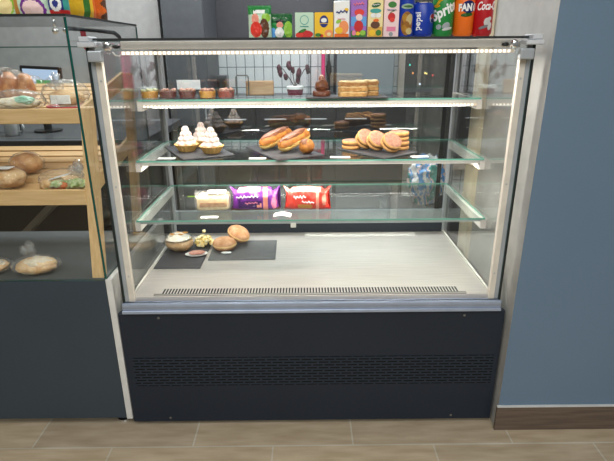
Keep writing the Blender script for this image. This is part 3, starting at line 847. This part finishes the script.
cs = can('green drinks can with white slanting lettering', .387, .0305, .135, 'green')
part('lettering', text_can('Sprite', .040, .0305, .070, -.12, RAD(26), .15, .0014, .85), PR['white'], cs)
part('splash', curvepatch(.004, .030, .012, .009, .0305, .4), PR['silver'], cs, smooth=True); part('splash', curvepatch(-.018, .027, .008, .007, .0305), PR['silver'], cs, smooth=True)
part('splash', curvepatch(.008, .022, .016, .004, .0305, .2, lift=.0012), PR['white'], cs)
for i, (a, z) in enumerate(((-.022, .093), (-.012, .101), (.002, .104), (-.028, .083))):
    part('leaf_print', curvepatch(a, z, .011, .004, .0305, .9 - i * .3), PR['yellow'], cs)
cf = can('orange drinks can with blue lettering block', .447, .0295, .135, 'orange')
part('logo_disc', curvepatch(.006, .080, .021, .017, .0295), PR['navy'], cf)
part('leaf_print', curvepatch(.002, .059, .018, .005, .0295, .1, lift=.0009), PR['leaf'], cf)
part('lettering', text_can('FANTA', .026, .0297, .078, .30, RAD(2), 0, .0012, .8), PR['white'], cf)
cc = can('red drinks can with white flowing lettering, rightmost on the case top', .503, .0295, .135, 'deepred')
part('lettering', text_can('Coca-Cola', .031, .0295, .082, .38, RAD(2), .35, .0007, .58), PR['white'], cc)
for i, (a, z, rx, rz_, ro) in enumerate(((.006, .038, .010, .013, .2), (.011, .047, .008, .006, .7), (-.004, .026, .014, .004, .35), (.014, .028, .006, .011, -.3))):
    part('white_print', curvepatch(a, z, rx, rz_, .0295, ro, lift=.0006 + .0004 * i), PR['white' if i != 2 else 'grey'], cc)

# ------------------------------------------------------------------ slates and price cards
def slate(x, y, z, lx, ly, rz, label, bev=.002, m='slate'):
    bm = B(); box(bm, -lx / 2, lx / 2, -ly / 2, ly / 2, 0, .005, bev)
    return single('slate_board', bm, M[m], label, 'slate board', 'slate serving boards', loc=(x, y, z), rot=(0, 0, rz))
Z1, Z2, Z3, Z0 = 1.1308, .9343, .7423, .5153
slate(.1295, .357, Z1, .286, .115, RAD(0), 'dark slate board on the top shelf under the layered cakes')
slate(-.420, .388, Z2, .285, .188, math.atan2(-.253, .13), 'dark slate board under the three meringue tartlets')
slate(-.100, .375, Z2, .290, .185, math.atan2(-.262, .14), 'dark slate board under the eclairs')
slate(.248, .372, Z2, .250, .178, math.atan2(-.2, .15), 'dark slate board under the sandwich biscuits')
slate(-.506, .385, Z0, .178, .275, 0, 'black slate board at the left of the steel deck under the wrapped bread', .006)
slate(-.2725, .430, Z0, .265, .205, RAD(1), 'grey slate board on the steel deck under the sugared buns', m='slate_grey')
def card(x, y, z, w, d, rz, label, bend=.0):
    bm = B(); n = 6; T, U = [], []
    for i in range(n + 1):
        xx = -w / 2 + w * i / n; zz = bend * sin(pi * i / n)
        T.append([bm.verts.new((xx, -d / 2, .0012 + zz)), bm.verts.new((xx, d / 2, .0012 + zz))]); U.append([bm.verts.new((xx, -d / 2, zz)), bm.verts.new((xx, d / 2, zz))])
    for i in range(n):
        bm.faces.new((T[i][0], T[i + 1][0], T[i + 1][1], T[i][1])); bm.faces.new((U[i][0], U[i][1], U[i + 1][1], U[i + 1][0]))
        bm.faces.new((T[i][0], U[i][0], U[i + 1][0], T[i + 1][0])); bm.faces.new((T[i][1], T[i + 1][1], U[i + 1][1], U[i][1]))
    bm.faces.new((T[0][0], T[0][1], U[0][1], U[0][0])); bm.faces.new((T[n][0], U[n][0], U[n][1], T[n][1]))
    return single('price_card', bm, M['white_card'], label, 'price card', 'blank white price cards', loc=(x, y, z), rot=(0, 0, rz))
card(-.505, .262, Z2, .060, .024, 0, 'white price card at the left front of the middle shelf, by the tartlets')
card(-.185, .250, Z2, .060, .026, 0, 'white price card in front of the eclairs')
card(.105, .262, Z2, .07, .026, RAD(-4), 'white price card at the left corner of the biscuit slate')
card(.385, .262, Z2, .060, .026, RAD(8), 'white price card right of the biscuit slate')
card(-.100, .196, Z3, .060, .04, RAD(-4), 'curled white price card between the purple and red packets', .006)
card(-.355, .180, Z3, .060, .022, 0, 'white slip standing in for a reflection before the clear packed sponge')  # extra slip laid where the shelf only shows a reflection

# ------------------------------------------------------------------ pastries on the top shelf
def tartlet(name, label, x, y, fill, top, seed):
    t = thing('dessert_cup', label, 'dessert', (x, y, Z1), 0, 'row of dessert cups on the top shelf')
    r = .0325
    part('filling', lathe(B(), [(r * .84, .002), (r * .93, .020), (r * .90, .024)], 28), fill, t, smooth=True, angle=50)
    bm = B(); rd = random.Random(seed)
    for k in range(11):
        a = rd.uniform(0, 2 * pi); q = r * .75 * math.sqrt(rd.random()); blob(bm, (q * cos(a), q * sin(a), .026 + rd.uniform(-.001, .004)), (.008, .008, .0055), .3, 3, seed + k, 2)
    part('topping', bm, top, t, smooth=True)
    part('cup', lathe(B(), [(r * .88, 0.0005), (r * .98, .027), (r * 1.04, .029), (r * 1.04, .0305), (r * .97, .0305), (r * .86, .0015)], 28, close=False), M['cup'], t, smooth=True, angle=50)
    return t
CX = [-.5725, -.507, -.438, -.366, -.299]
tartlet('a', 'dessert cup with bright yellow filling, leftmost of the row on the top shelf', CX[0], .372, M['custard'], M['fruit_mix'], 1)
tartlet('b', 'dark red dessert cup next to the leftmost yellow one', CX[1], .372, M['berry'], M['cream_mix'], 2)
tartlet('c', 'darkest red dessert cup in the middle of the row of five', CX[2], .372, M['berry'], M['cream_mix'], 3)
tartlet('d', 'pale yellow dessert cup fourth from the left', CX[3], .372, M['custard'], M['cream_mix'], 4)
tartlet('e', 'reddish orange dessert cup, rightmost of the row of five', CX[4], .372, M['berry_red'], M['cream_mix'], 5)
ZS1 = Z1 + .0052
ch = thing('chocolate_cake', 'small conical chocolate cake with a pale cream top on the top shelf slate', 'cake', (.042, .36, ZS1))
part('base', lathe(B(), [(.030, 0), (.032, .003), (.031, .016), (.027, .019)], 20, rmod=lambda t, z, r: r * (1 + .05 * sin(4 * t))), M['choc'], ch, smooth=True, angle=50)
part('cone', blob(B(), (0, 0, .034), (.023, .023, .024), .18, 3, 4, 3), M['choc_glaze'], ch, smooth=True)
part('cream_top', blob(B(), (.0, -.002, .060), (.010, .010, .012), .35, 3, 5, 3), M['cream_mix'], ch, smooth=True)
part('glaze', tube(B(), [(.022 * cos(a), .022 * sin(a), .030 + .004 * sin(3 * a)) for a in [k * 2 * pi / 24 for k in range(25)]], .0035, 6), M['choc'], ch, smooth=True)
def layer_cake(label, x, y, w, d, h, rz, seed):
    t = thing('layer_cake', label, 'cake', (x, y, ZS1), rz, 'crumbly layered cakes on the top shelf')
    n = 3
    for k in range(n):
        z0 = k * h / n
        bm = box(B(), -w / 2, w / 2, -d / 2, d / 2, z0, z0 + h / n * .68)
        bmesh.ops.subdivide_edges(bm, edges=bm.edges[:], cuts=9, use_grid_fill=True)
        for v in bm.verts:
            q = noise.noise_vector(v.co * 90 + Vector((seed, k, 0))); v.co += Vector((q.x, q.y, q.z * .4)) * .0055
            if z0 == 0 and v.co.z < .001: v.co.z = 0
        part('sponge_layer', bm, M['crumbs'] if k == n - 1 else M['sponge'], t, smooth=True)
        if k < n - 0:
            z1 = z0 + h / n * .60
            bm = box(B(), -w / 2 + .003, w / 2 - .003, -d / 2 + .003, d / 2 - .003, z1, z0 + h / n * (1.1 if k < n - 1 else .9))
            bmesh.ops.subdivide_edges(bm, edges=bm.edges[:], cuts=6, use_grid_fill=True)
            for v in bm.verts: v.co += noise.noise_vector(v.co * 120 + Vector((seed, 9, k))) * .003
            part('cream_layer', bm, M['sponge_pale'], t, smooth=True)
layer_cake('larger crumbly layered cake in front, on the right of the top shelf slate', .152, .352, .098, .055, .052, RAD(3), 1)
layer_cake('smaller layered cake half hidden behind the larger one', .206, .3875, .082, .05, .053, RAD(-6), 2)

# ------------------------------------------------------------------ meringue tartlets
ZS2 = Z2 + .0052
mt = thing('meringue_tartlet', 'fluted tartlet with swirled white meringue, left of the front pair', 'tartlet', (-.457, .372, ZS2), 0, 'meringue tartlets on the slate')
part('shell', lathe(B(), [(.024, 0), (.026, .002), (.039, .024), (.041, .026), (.036, .026), (.030, .02)], 64, rmod=lambda t, z, r: r * (1 + .05 * cos(16 * t))), M['shell'], mt, smooth=True, angle=60)
pr = []
for k in range(61):
    u = k / 60; tier = u * 4.0; f = tier - math.floor(tier)
    r = (.034 - .027 * u) * (.84 + .20 * sin(pi * f)); pr.append((max(r, .001), .022 + .068 * u))
mt.scale = (1.08, 1.08, 1.02)
part('meringue', lathe(B(), pr, 48, rmod=lambda t, z, r: r * (1 + .13 * sin(7 * t + z * 120) + .05 * noise.noise(Vector((cos(t) * 2, sin(t) * 2, z * 60)))), close=True), M['cream_white'], mt, smooth=True)
dup(mt, (-.358, .335, ZS2), 'fluted tartlet with swirled white meringue, right of the front pair', 1.1)
dup(mt, (-.420, .470, ZS2), 'fluted meringue tartlet standing behind the front pair', 2.3)

# ------------------------------------------------------------------ eclairs
def eclair(label, p, q, r=.026, lift=.0, seed=0):
    p, q = Vector(p), Vector(q); mid = (p + q) / 2; d = (q - p); L = d.length; ang = math.atan2(d.y, d.x)
    t = thing('eclair', label, 'eclair', (mid.x, mid.y, ZS2 + lift), 0, 'eclairs on the slate', rot=(0, -math.asin(max(-.6, min(.6, (q.z - p.z) / L))), ang))
    def half(top):
        bm = B(); n, mseg = 26, 14; rings = []
        for i in range(n + 1):
            u = i / n; x = (u - .5) * L; s = math.sqrt(max(0, 1 - (2 * abs(u - .5)) ** 5)); ring = []
            for k in range(mseg + 1):
                a = pi * k / mseg + (0 if top else pi)
                bmp = 1 + .07 * noise.noise(Vector((x * 45 + seed, cos(a) * 2, sin(a) * 2)))
                zz = r * sin(a) * (1.0 if top else .78) * s * bmp
                ring.append(bm.verts.new((x, r * cos(a) * s * bmp * (1 if top else 1.02), r * .80 + zz + (.004 if top else -.002) + .006 * (1 - (2 * u - 1) ** 2) * 0)))
            rings.append(ring)
        for a, b in zip(rings, rings[1:]):
            for k in range(mseg): bm.faces.new((a[k], a[k + 1], b[k + 1], b[k]))
            bm.faces.new((a[mseg], a[0], b[0], b[mseg]))
        bmesh.ops.remove_doubles(bm, verts=bm.verts[:], dist=.00005)
        return bm
    part('bottom_half', half(False), M['choux_cut'], t, smooth=True, angle=70)
    part('top_half', half(True), M['choux'], t, smooth=True, angle=70)
    bm = B(); blob(bm, (0, 0, r * .82), (L * .46, r * 1.03, .006), .1, 4, seed, 3); part('cream_filling', bm, M['choux_cut'], t, smooth=True)
    bm = B(); blob(bm, (0, 0, r * 1.66), (L * .45, r * .76, .0135), .14, 3, seed + 3, 4); part('chocolate_glaze', bm, M['choc_glaze'], t, smooth=True)
    return t
eclair('chocolate glazed eclair at the back left of its slate', (-.180, .365, 0), (-.072, .495, .030), .0255, .013, 1)
eclair('chocolate glazed eclair in front, beside the round puff', (-.106, .315, 0), (-.004, .448, .032), .0255, .014, 8)
pf = thing('cream_puff', 'small round cream puff at the right end of the eclair slate', 'pastry', (-.012, .315, ZS2))
part('bun', blob(B(), (0, 0, .025), (.0275, .027, .0265), .12, 3.2, 4, 4, flat=-.025), M['choux'], pf, smooth=True)
part('chocolate_glaze', blob(B(), (-.004, -.002, .0375), (.021, .021, .0145), .16, 3, 8, 3), M['choc_glaze'], pf, smooth=True)

# ------------------------------------------------------------------ sandwich biscuits
mc = thing('sandwich_biscuit', 'sandwich biscuit lying flat at the left of the biscuit slate', 'biscuit', (.158, .405, ZS2), 0, 'pink topped sandwich biscuits')
R_ = .037
part('lower_biscuit', lathe(B(), [(R_ * .9, 0), (R_ * .99, .003), (R_, .008), (R_ * .96, .012), (R_ * .9, .0125)], 36), M['biscuit'], mc, smooth=True, angle=60)
part('filling', lathe(B(), [(R_ * .9, .0126), (R_ * .93, .015), (R_ * .9, .0174)], 36), M['biscuit_fill'], mc, smooth=True, angle=60)
part('upper_biscuit', lathe(B(), [(R_ * .9, .0175), (R_ * .98, .019), (R_, .024), (R_ * .97, .029), (R_ * .90, .0305)], 36), M['biscuit'], mc, smooth=True, angle=60)
part('pink_icing', lathe(B(), [(R_ * .91, .0306), (R_ * .86, .0318), (R_ * .6, .0325), (R_ * .2, .033)], 36, rmod=lambda t, z, r: r * (1 + .03 * noise.noise(Vector((cos(t) * 3, sin(t) * 3, z))))), M['biscuit_top'], mc, smooth=True, angle=60)
def lean(x, y, tilt, rz, label, dz=0.):
    # leaning: turned about the edge that stands on the slate
    a = RAD(tilt)
    return dup(mc, (x, y, ZS2 + R_ * sin(a) + dz), label, rot=(a, 0, rz))
lean(.203, .398, 46, RAD(26), 'pink topped biscuit leaning against the flat one at the left')
lean(.240, .362, 44, RAD(26), 'pink topped biscuit leaning in the middle of the biscuit slate')
lean(.287, .325, 42, RAD(28), 'pink topped biscuit leaning at the front of the biscuit slate')
dup(mc, (.334, .385, ZS2), 'sandwich biscuit under another at the right of the biscuit slate', .7)
dup(mc, (.332, .388, ZS2 + .034), 'sandwich biscuit on top of another at the right of the biscuit slate', 1.5)

# ------------------------------------------------------------------ packets on the lowest shelf
lf = thing('packed_sponge', 'sponge roll in a clear wrapper, left of the purple packet on the lowest shelf', 'packet', (-.352, .275, Z3), RAD(2))
bm = box(B(), -.058, .058, -.036, .036, .004, .058, .012, 3)
for v in bm.verts: v.co += noise.noise_vector(v.co * 50) * .003
part('sponge', bm, M['sponge_pale'], lf, smooth=True)
part('filling_stripe', box(B(), -.048, .05, -.0385, -.030, .018, .038, .003), M['crumbs'], lf)
bm = box(B(), -.066, .066, -.042, .042, .001, .066, .014, 3)
bmesh.ops.subdivide_edges(bm, edges=bm.edges[:], cuts=3, use_grid_fill=True)
for v in bm.verts:
    v.co += noise.noise_vector(v.co * 70) * .003; v.co.z = max(v.co.z, .0005)
    if v.co.x > .055: v.co.z = .033 + (v.co.z - .033) * .8
part('wrapper', bm, M['film_soft'], lf, smooth=True)
bm = B(); crimp = [(-.066, .012), (-.072, .01), (-.070, .060), (-.064, .074), (-.050, .068)]
poly(bm, crimp, .0, .001); part('wrapper_end', bm, M['film_soft'], lf)
part('paper_label', box(B(), -.02, .045, -.03, .02, .0672, .0682), M['white_card'], lf)
part('price_sticker', box(B(), -.086, -.058, -.0435, -.0425, .060, .064), PR['lime'], lf, label='small green and orange sticker')
def packet(label, x, y, w, h, dep, fn, mats, rz=0.):
    t = thing('snack_packet', label, 'packet', (x, y, Z3), rz, 'bright snack packets on the lowest shelf')
    # pillow laid on its long side: seals at left and right ends
    bm = B(); nx, na = 60, 40; rings = []
    for i in range(nx + 1):
        u = i / nx; e = min(u, 1 - u)
        full = min(1., e / .20); s = math.sqrt(max(0., full * (2 - full)))
        ring = []
        for k in range(na):
            a = 2 * pi * k / na - pi / 2
            ca, sa = cos(a), sin(a)
            end = max(0, 1 - e / .09)
            top = h * (.90 + .10 * math.sin(pi * u) ** .5 + .16 * end ** 1.3 - .10 * math.exp(-((e - .11) / .045) ** 2))
            hh = top / 2
            yy = (dep / 2 * s + .0008) * math.copysign(abs(ca) ** .7, ca); zz = hh * math.copysign(abs(sa) ** .85, sa)
            wob = .004 * noise.noise(Vector((u * 8, ca * 2, sa * 2 + x * 30))) + .002 * noise.noise(Vector((u * 26, ca * 6, sa * 6)))
            xx = (u - .5) * w + (-1 if u < .5 else 1) * .011 * (abs(sa) ** 2 - .5) * end
            if e < .001 and k % 2: xx += .002 if u < .5 else -.002
            ring.append(bm.verts.new((xx, yy - wob, max(0.0005, hh + zz + wob * .8))))
        rings.append(ring)
    for i, (a, b) in enumerate(zip(rings, rings[1:])):
        for k in range(na):
            f = bm.faces.new((a[k], a[(k + 1) % na], b[(k + 1) % na], b[k]))
            c = f.calc_center_median(); f.material_index = fn((i + .5) / nx, c.z / h)
    bm.faces.new(list(reversed(rings[0]))); bm.faces.new(rings[-1])
    part('pouch', bm, mats, t, smooth=True)
    return t
def purple(u, v):
    if .66 < u < .76: return 2
    if .53 < u < .63 and .2 < v < .36: return 2
    if u > .8 and ell(u, v, .9, .4, .06, .3) : return 3
    if v > .86 and .12 < u < .62: return 3
    if .15 < u < .64 and .18 < v < .52 : return 1
    if v < .14: return 4
    return 0
pk = packet('purple snack packet with a pale band, in the middle of the lowest shelf', -.200, .270, .172, .084, .07, purple, [PR['purple'], PR['deep'], PR['salmon'], PR['pink'], PR['brown']], RAD(2))
part('lettering', squiggle(B(), -.066, .012, .056, .014, -.0372, .0016, 6, .004, 11), PR['white'], pk)
part('lettering', squiggle(B(), -.036, .010, .034, .010, -.0375, .0013, 4, .002, 12), PR['pink'], pk)
def redp(u, v):
    if v > .86 and u < .8: return 1
    if .70 < u < .77: return 1
    if v < .12: return 3
    if .30 < u < .62 and .14 < v < .34: return 2
    if u > .8 and ell(u, v, .88, .5, .05, .25): return 1
    return 0
rk = packet('red snack packet at the right of the three on the lowest shelf', -.012, .275, .162, .082, .07, redp, [PR['scarlet'], PR['salmon'], PR['tan'], PR['deepred']], RAD(-2))
part('lettering', squiggle(B(), -.048, -.004, .052, .016, -.0372, .0016, 4, .003, 13), PR['white'], rk)
part('lettering', squiggle(B(), -.018, .026, .036, .012, -.0375, .0014, 4, -.002, 14), PR['white'], rk)

# ------------------------------------------------------------------ things on the steel deck
ZS0 = Z0 + .0052
bw = thing('wrapped_bread', 'round loaf in a clear wrapper with a white label, on the black slate', 'bread', (-.533, .425, ZS0))
part('loaf', blob(B(), (0, 0, .036), (.056, .05, .036), .06, 2, 3, 4, flat=-.035), M['bread'], bw, smooth=True)
part('paper_label', blob(B(), (-.002, -.004, .0385), (.054, .050, .0385), .05, 2.4, 9, 4, flat=.017), M['label_cream'], bw, smooth=True)
bm = B()
for x, y in ((-.022, -.014), (.012, -.018), (-.005, .006), (.024, .004)): blob(bm, (x, y, .0755), (.011, .006, .003), .4, 3, int(x * 900), 2)
part('label_print', bm, PR['tan'], bw)
part('wrapper', blob(B(), (0, 0, .0385), (.062, .056, .0365), .10, 2.4, 9, 4, flat=-.038), M['film'], bw, smooth=True)
pcx = B(); rd = random.Random(5)
for k in range(80):
    a = rd.uniform(0, 2 * pi); q = .036 * math.sqrt(rd.random()); zz = .009 + (.070 * (1 - q / .042)) * rd.random()
    blob(pcx, (q * cos(a), q * sin(a) * .9, zz), (.0078, .0078, .0068), .5, 2.6, k, 2)
o = single('popcorn', pcx, M['popcorn'], 'small heap of pale yellow popcorn between the wrapped bread and buns', 'popcorn', loc=(-.445, .478, ZS0), smooth=True); o['kind'] = 'stuff'
pt = thing('paper_plate', 'small white oval paper plate in front of the popcorn', 'plate', (-.456, .372, ZS0), RAD(8))
bm = lathe(B(), [(.030, .0), (.044, .006), (.045, .0072), (.041, .0066), (.028, .0014)], 36)
for v in bm.verts: v.co.y *= .62
part('dish', bm, M['white_card'], pt, smooth=True)
hm = thing('glazed_biscuit', 'pinkish flat biscuit lying on the small white oval plate', 'biscuit', (-.454, .372, ZS0 + .0068), RAD(8))
part('slice', blob(B(), (0, 0, .005), (.033, .019, .006), .15, 2, 3, 3, flat=-.0045), M['ham'], hm, smooth=True)
dn = thing('sugared_bun', 'round sugared bun lying flat on the grey slate', 'bun', (-.352, .440, ZS0), 0, 'sugared buns on the grey slate')
part('bun', lathe(B(), [(.020, 0), (.038, .003), (.047, .012), (.0485, .020), (.047, .030), (.038, .040), (.020, .045), (.004, .046)], 40, rmod=lambda t, z, r: r * (1 + .04 * noise.noise(Vector((cos(t) * 1.6, sin(t) * 1.6, z * 30))))), M['donut'], dn, smooth=True)
part('pale_ring', lathe(B(), [(.0462, .016), (.0496, .019), (.0496, .023), (.0462, .026)], 40, close=False), M['donut_ring'], dn, smooth=True, label='paler ring round the waist')
dup(dn, (-.310, .503, ZS0 + .024), 'sugared bun tilted up behind the flat one', rot=(RAD(8), RAD(28), 0))
nk = B(); blob(nk, (0, 0, .004), (.022, .008, .004), .35, 3, 2, 3, flat=-.0038)
single('napkin', nk, M['white_card'], 'scrap of white paper tucked under the flat sugared bun', 'napkin', loc=(-.338, .385, ZS0), smooth=True)

# ------------------------------------------------------------------ bread on the wooden rack and in the bakery counter
def bagged(name, label, cat, loc, rz, core, film, knot=None, extra=None, group='bagged breads in the bakery counter', rot=None, fm='film'):
    t = thing(name, label, cat, loc, rz, group, rot=rot)
    for i, (nm, bm, m) in enumerate(core): part(nm, bm, m, t, smooth=True)
    bg = part('bag', film, M[fm], t, smooth=True)
    if knot:
        bm = B()
        for k in range(5):
            blob(bm, (knot[0] + .012 * cos(k * 1.9), knot[1] + .010 * sin(k * 1.9), knot[2] + .006 * k), (.014, .010, .017), .5, 2.6, k + int(knot[0] * 100), 3)
        part('bag_twist', bm, M['film_soft'], bg, smooth=True)
    for nm, bm, m in (extra or []): part(nm, bm, m, t)
    return t
# top tray
y = .22
bm = B()
for k in range(5): blob(bm, (-.09 + k * .045, .01 * k, .054 + .006 * sin(k)), (.030, .055, .052), .12, 2, k, 3)
bagged('bagged_loaf', 'long brown sliced loaf in a clear bag, leftmost on the upper wooden tray', 'bread', (-1.060, .265, T1(.265)), RAD(20), [('loaf', bm, M['croissant'])], blob(B(), (0, .02, .058), (.145, .075, .062), .14, 2.4, 3, 4, flat=-.047))
bm = B(); blob(bm, (0, 0, .026), (.066, .036, .020), .2, 2.5, 6, 4)
lab = B(); blob(lab, (.03, -.016, .036), (.030, .022, .014), .3, 3, 2, 3)
bagged('bagged_rolls', 'crinkled clear bag with mint green label in front of the brown loaf', 'bread', (-.940, .170, T1(.170) + .006), RAD(6), [('rolls', bm, M['bread_pale'])], crumple(B(), (.086, .050, .034), 3, .22), None, [('paper_label', lab, M['mint_label'])], fm='film_soft')
bm = B(); blob(bm, (0, 0, .036), (.056, .046, .026), .14, 2.4, 8, 4, flat=-.024)
t = bagged('bagged_pastry', 'twist-topped clear bag with white and red label at the right end of the upper tray', 'pastry', (-.800, .215, T1(.215)), RAD(0), [('pastry', bm, M['bread'])], crumple(B(), (.072, .056, .046), 6, .2), (-.03, 0, .072),
       [('paper_label', box(B(), -.030, .034, -.050, -.046, .020, .048, .002), M['white_card']), ('red_trim', lathe(B(), [(.060, .006), (.066, .009), (.066, .012), (.058, .008)], 32, close=False, rmod=lambda t, z, r: r * (1 - .12 * sin(t) ** 2)), M['red_trim']), ('dish', lathe(B(), [(.050, .003), (.060, .006), (.056, .0065)], 32), M['white_card'])], fm='film_soft')
# lower tray
def roll(label, x, y, sc, m, seed, card_=None):
    bm = blob(B(), (0, 0, sc[2]), sc, .09, 2, seed, 4, flat=-sc[2] * .95)
    ex = []
    if card_: ex = [('paper_label', box(B(), *card_), M['white_card'])]
    return bagged('bagged_roll', label, 'bread', (x, y, T2(y) + .004), 0, [('bread', bm, m)], blob(B(), (0, 0, sc[2] * 1.04), tuple(v * 1.1 for v in sc), .12, 2.4, seed + 4, 4, flat=-sc[2] * 1.02), None, ex)
roll('pale round roll with a white price label, front left of the lower tray', -1.005, .148, (.054, .045, .034), M['bread'], 1, (-.042, .030, -.040, .0, .071, .0722))
roll('browner roll lying behind the pale labelled one on the lower tray', -1.002, .268, (.052, .045, .036), M['bread_brown'], 2)
bm = B()
for k, (x, yy, z) in enumerate(((-.045, -.01, .018), (-.02, 0, .024))): blob(bm, (x, yy, z), (.026, .024, .020), .25, 3, k, 3)
b2 = B()
for k in range(5): blob(b2, (-.06 + k * .028 + .02, -.012 * (k % 2), .016 + .006 * (k % 2)), (.024, .028, .014), .5, 3.5, k + 20, 3)
b3 = B(); blob(b3, (-.002, -.022, .017), (.026, .012, .014), .3, 3, 5, 3)
bagged('filled_sandwich', 'packed sandwich with salad and tilted white label, right end of the lower tray', 'sandwich', (-.818, .132, T2(.132) + .004), RAD(6), [('bread', bm, M['bread']), ('salad', b2, M['lettuce']), ('filling', b3, M['orange_food'])],
       crumple(B(), (.072, .045, .034), 8, .22), (.04, .02, .05), [('paper_label', (lambda q: (bmesh.ops.rotate(q, verts=q.verts[:], cent=(0, 0, .045), matrix=Matrix.Rotation(RAD(-14), 3, 'Y')), q)[1])(box(B(), -.035, .03, -.028, .002, .047, .0485)), M['white_card'])])
# deck
ZD = .5888
def deck_bread(label, x, yv, sc, seed, rz, knot):
    return bagged('filled_roll', label, 'bread', (x, yv, ZD), rz, [('bread', blob(B(), (0, 0, sc[2]), sc, .12, 2.2, seed, 4, flat=-sc[2] * .95), M['bread']), ('sugar_top', blob(B(), (.004, -.004, sc[2] * 1.45), (sc[0] * .74, sc[1] * .74, sc[2] * .62), .25, 2.6, seed + 1, 4), M['bread_pale'])],
                  crumple(B(), tuple(v * 1.14 for v in sc), seed + 3, .2), knot, fm='film_soft')
deck_bread('bagged floury bread at the left edge of the bakery counter deck', -1.080, .062, (.060, .040, .022), 1, RAD(24), None)
deck_bread('bagged floury bread with a tied top, right of the other on the counter deck', -.922, .062, (.064, .040, .028), 5, RAD(14), (-.025, .03, .064))

# snack bags on top of the bakery counter
ZL = 1.3872
def topbag(label, x, y, w, h, fn, mats, rz, dep=.05):
    t = thing('snack_bag', label, 'snack bag', (x, y, ZL), rz, 'snack bags on the bakery counter top')
    part('pouch', pillow(w, h, dep, fn, mats, 40, 32, base=True), mats, t, smooth=True, angle=60); return t
topbag('white and lime snack bag at the left on the bakery counter top', -.872, .05, .105, .12, lambda u, v: 2 if ell(u, v, .25, .2, .17, .22) else (3 if ell(u, v, .72, .22, .2, .24) else (1 if ell(u, v, .7, .3, .28, .35) else 0)), [PR['mint'], PR['lime'], PR['pink'], PR['cream']], RAD(6))
topbag('pale bag with pink and blue rings in the middle of the bakery counter top', -.772, .04, .10, .12, lambda u, v: 2 if ell(u, v, .6, .1, .34, .28) and not ell(u, v, .6, .1, .27, .2) else (1 if ell(u, v, .6, .1, .27, .2) else (3 if u < .2 else 0)), [PR['mint'], PR['blush'], PR['purple'], PR['tan']], RAD(-3))
topbag('dark blue bag with a white round badge at the counter top corner', -.703, .050, .056, .12, lambda u, v: 1 if ell(u, v, .45, .22, .28, .16) and not ell(u, v, .45, .22, .14, .08) else (2 if v < .1 else (3 if u > .8 else 0)), [PR['navy'], PR['white'], PR['red'], PR['teal']], RAD(10))
topbag('yellow snack bag with a green stripe, standing along the counter end', -.716, .205, .13, .13, lambda u, v: 1 if .52 < u < .72 else (2 if u > .85 else 0), [PR['yellow'], PR['leaf'], PR['orange']], RAD(62))
topbag('orange snack bag with dark red jagged end, behind the yellow one', -.720, .315, .13, .13, lambda u, v: 1 if u > .80 - .12 * sin(v * 20) else (2 if .1 < u < .2 else 0), [PR['orange'], PR['brown'], PR['gold']], RAD(62))

# ------------------------------------------------------------------ lights
def area(name, loc, rot, sx, sy, w, c=(1, 1, 1), spread=180):
    l = bpy.data.lights.new(name, 'AREA'); l.shape = 'RECTANGLE'; l.size = sx; l.size_y = sy; l.energy = w; l.color = c; l.spread = RAD(spread)
    o = bpy.data.objects.new(name, l); COL.objects.link(o); o.location = loc; o.rotation_euler = rot
    return o
WARM = (1, .93, .84)
area('case_lamp', (0.02, .036, 1.2785), (RAD(2), 0, 0), 1.10, .010, 5.0, WARM)
area('shelf_lamp', (0, .338, 1.1005), (RAD(8), 0, 0), 1.12, .008, 1.7, WARM)
area('shelf_lamp', (0, .240, .912), (RAD(22), 0, 0), 1.12, .008, 4.8, WARM)
area('shop_lamp', (-.5, -2.0, 2.88), (0, 0, 0), 2.4, 1.2, 66, (.98, .99, 1))
area('shop_lamp', (.6, -3.6, 2.88), (0, 0, 0), 2.4, .8, 105, (.95, .98, 1))
area('kitchen_lamp', (-.3, 1.5, 2.88), (0, 0, 0), 2.2, .5, 125, (.97, .99, 1))

w = bpy.data.worlds.new('night_sky'); S.world = w; w.use_nodes = True
w.node_tree.nodes['Background'].inputs[0].default_value = (.010, .013, .02, 1); w.node_tree.nodes['Background'].inputs[1].default_value = 1

# ------------------------------------------------------------------ camera
cam = bpy.data.cameras.new('camera'); co = bpy.data.objects.new('camera', cam); COL.objects.link(co)
cam.sensor_fit = 'HORIZONTAL'; cam.sensor_width = 36; cam.lens = 498.575 / 614 * 36; cam.clip_start = .02
p, yw, r = .34736, .00547, -.006233
fw = Vector((sin(yw) * cos(p), cos(yw) * cos(p), -sin(p))); rt = Vector((cos(yw), -sin(yw), 0)); up = rt.cross(fw)
rt2 = cos(r) * rt + sin(r) * up; up2 = -sin(r) * rt + cos(r) * up
mw = Matrix((rt2, up2, -fw)).transposed().to_4x4(); mw.translation = Vector((-.02295, -1.47636, 1.29024))
co.matrix_world = mw
S.camera = co
S.cycles.transparent_max_bounces = 40; S.cycles.max_bounces = 10; S.cycles.diffuse_bounces = 4; S.cycles.glossy_bounces = 5; S.cycles.caustics_reflective = False
S.view_settings.view_transform = 'Standard'; S.view_settings.look = 'None'; S.view_settings.exposure = 0; S.view_settings.gamma = 1
S.view_settings.use_curve_mapping = False
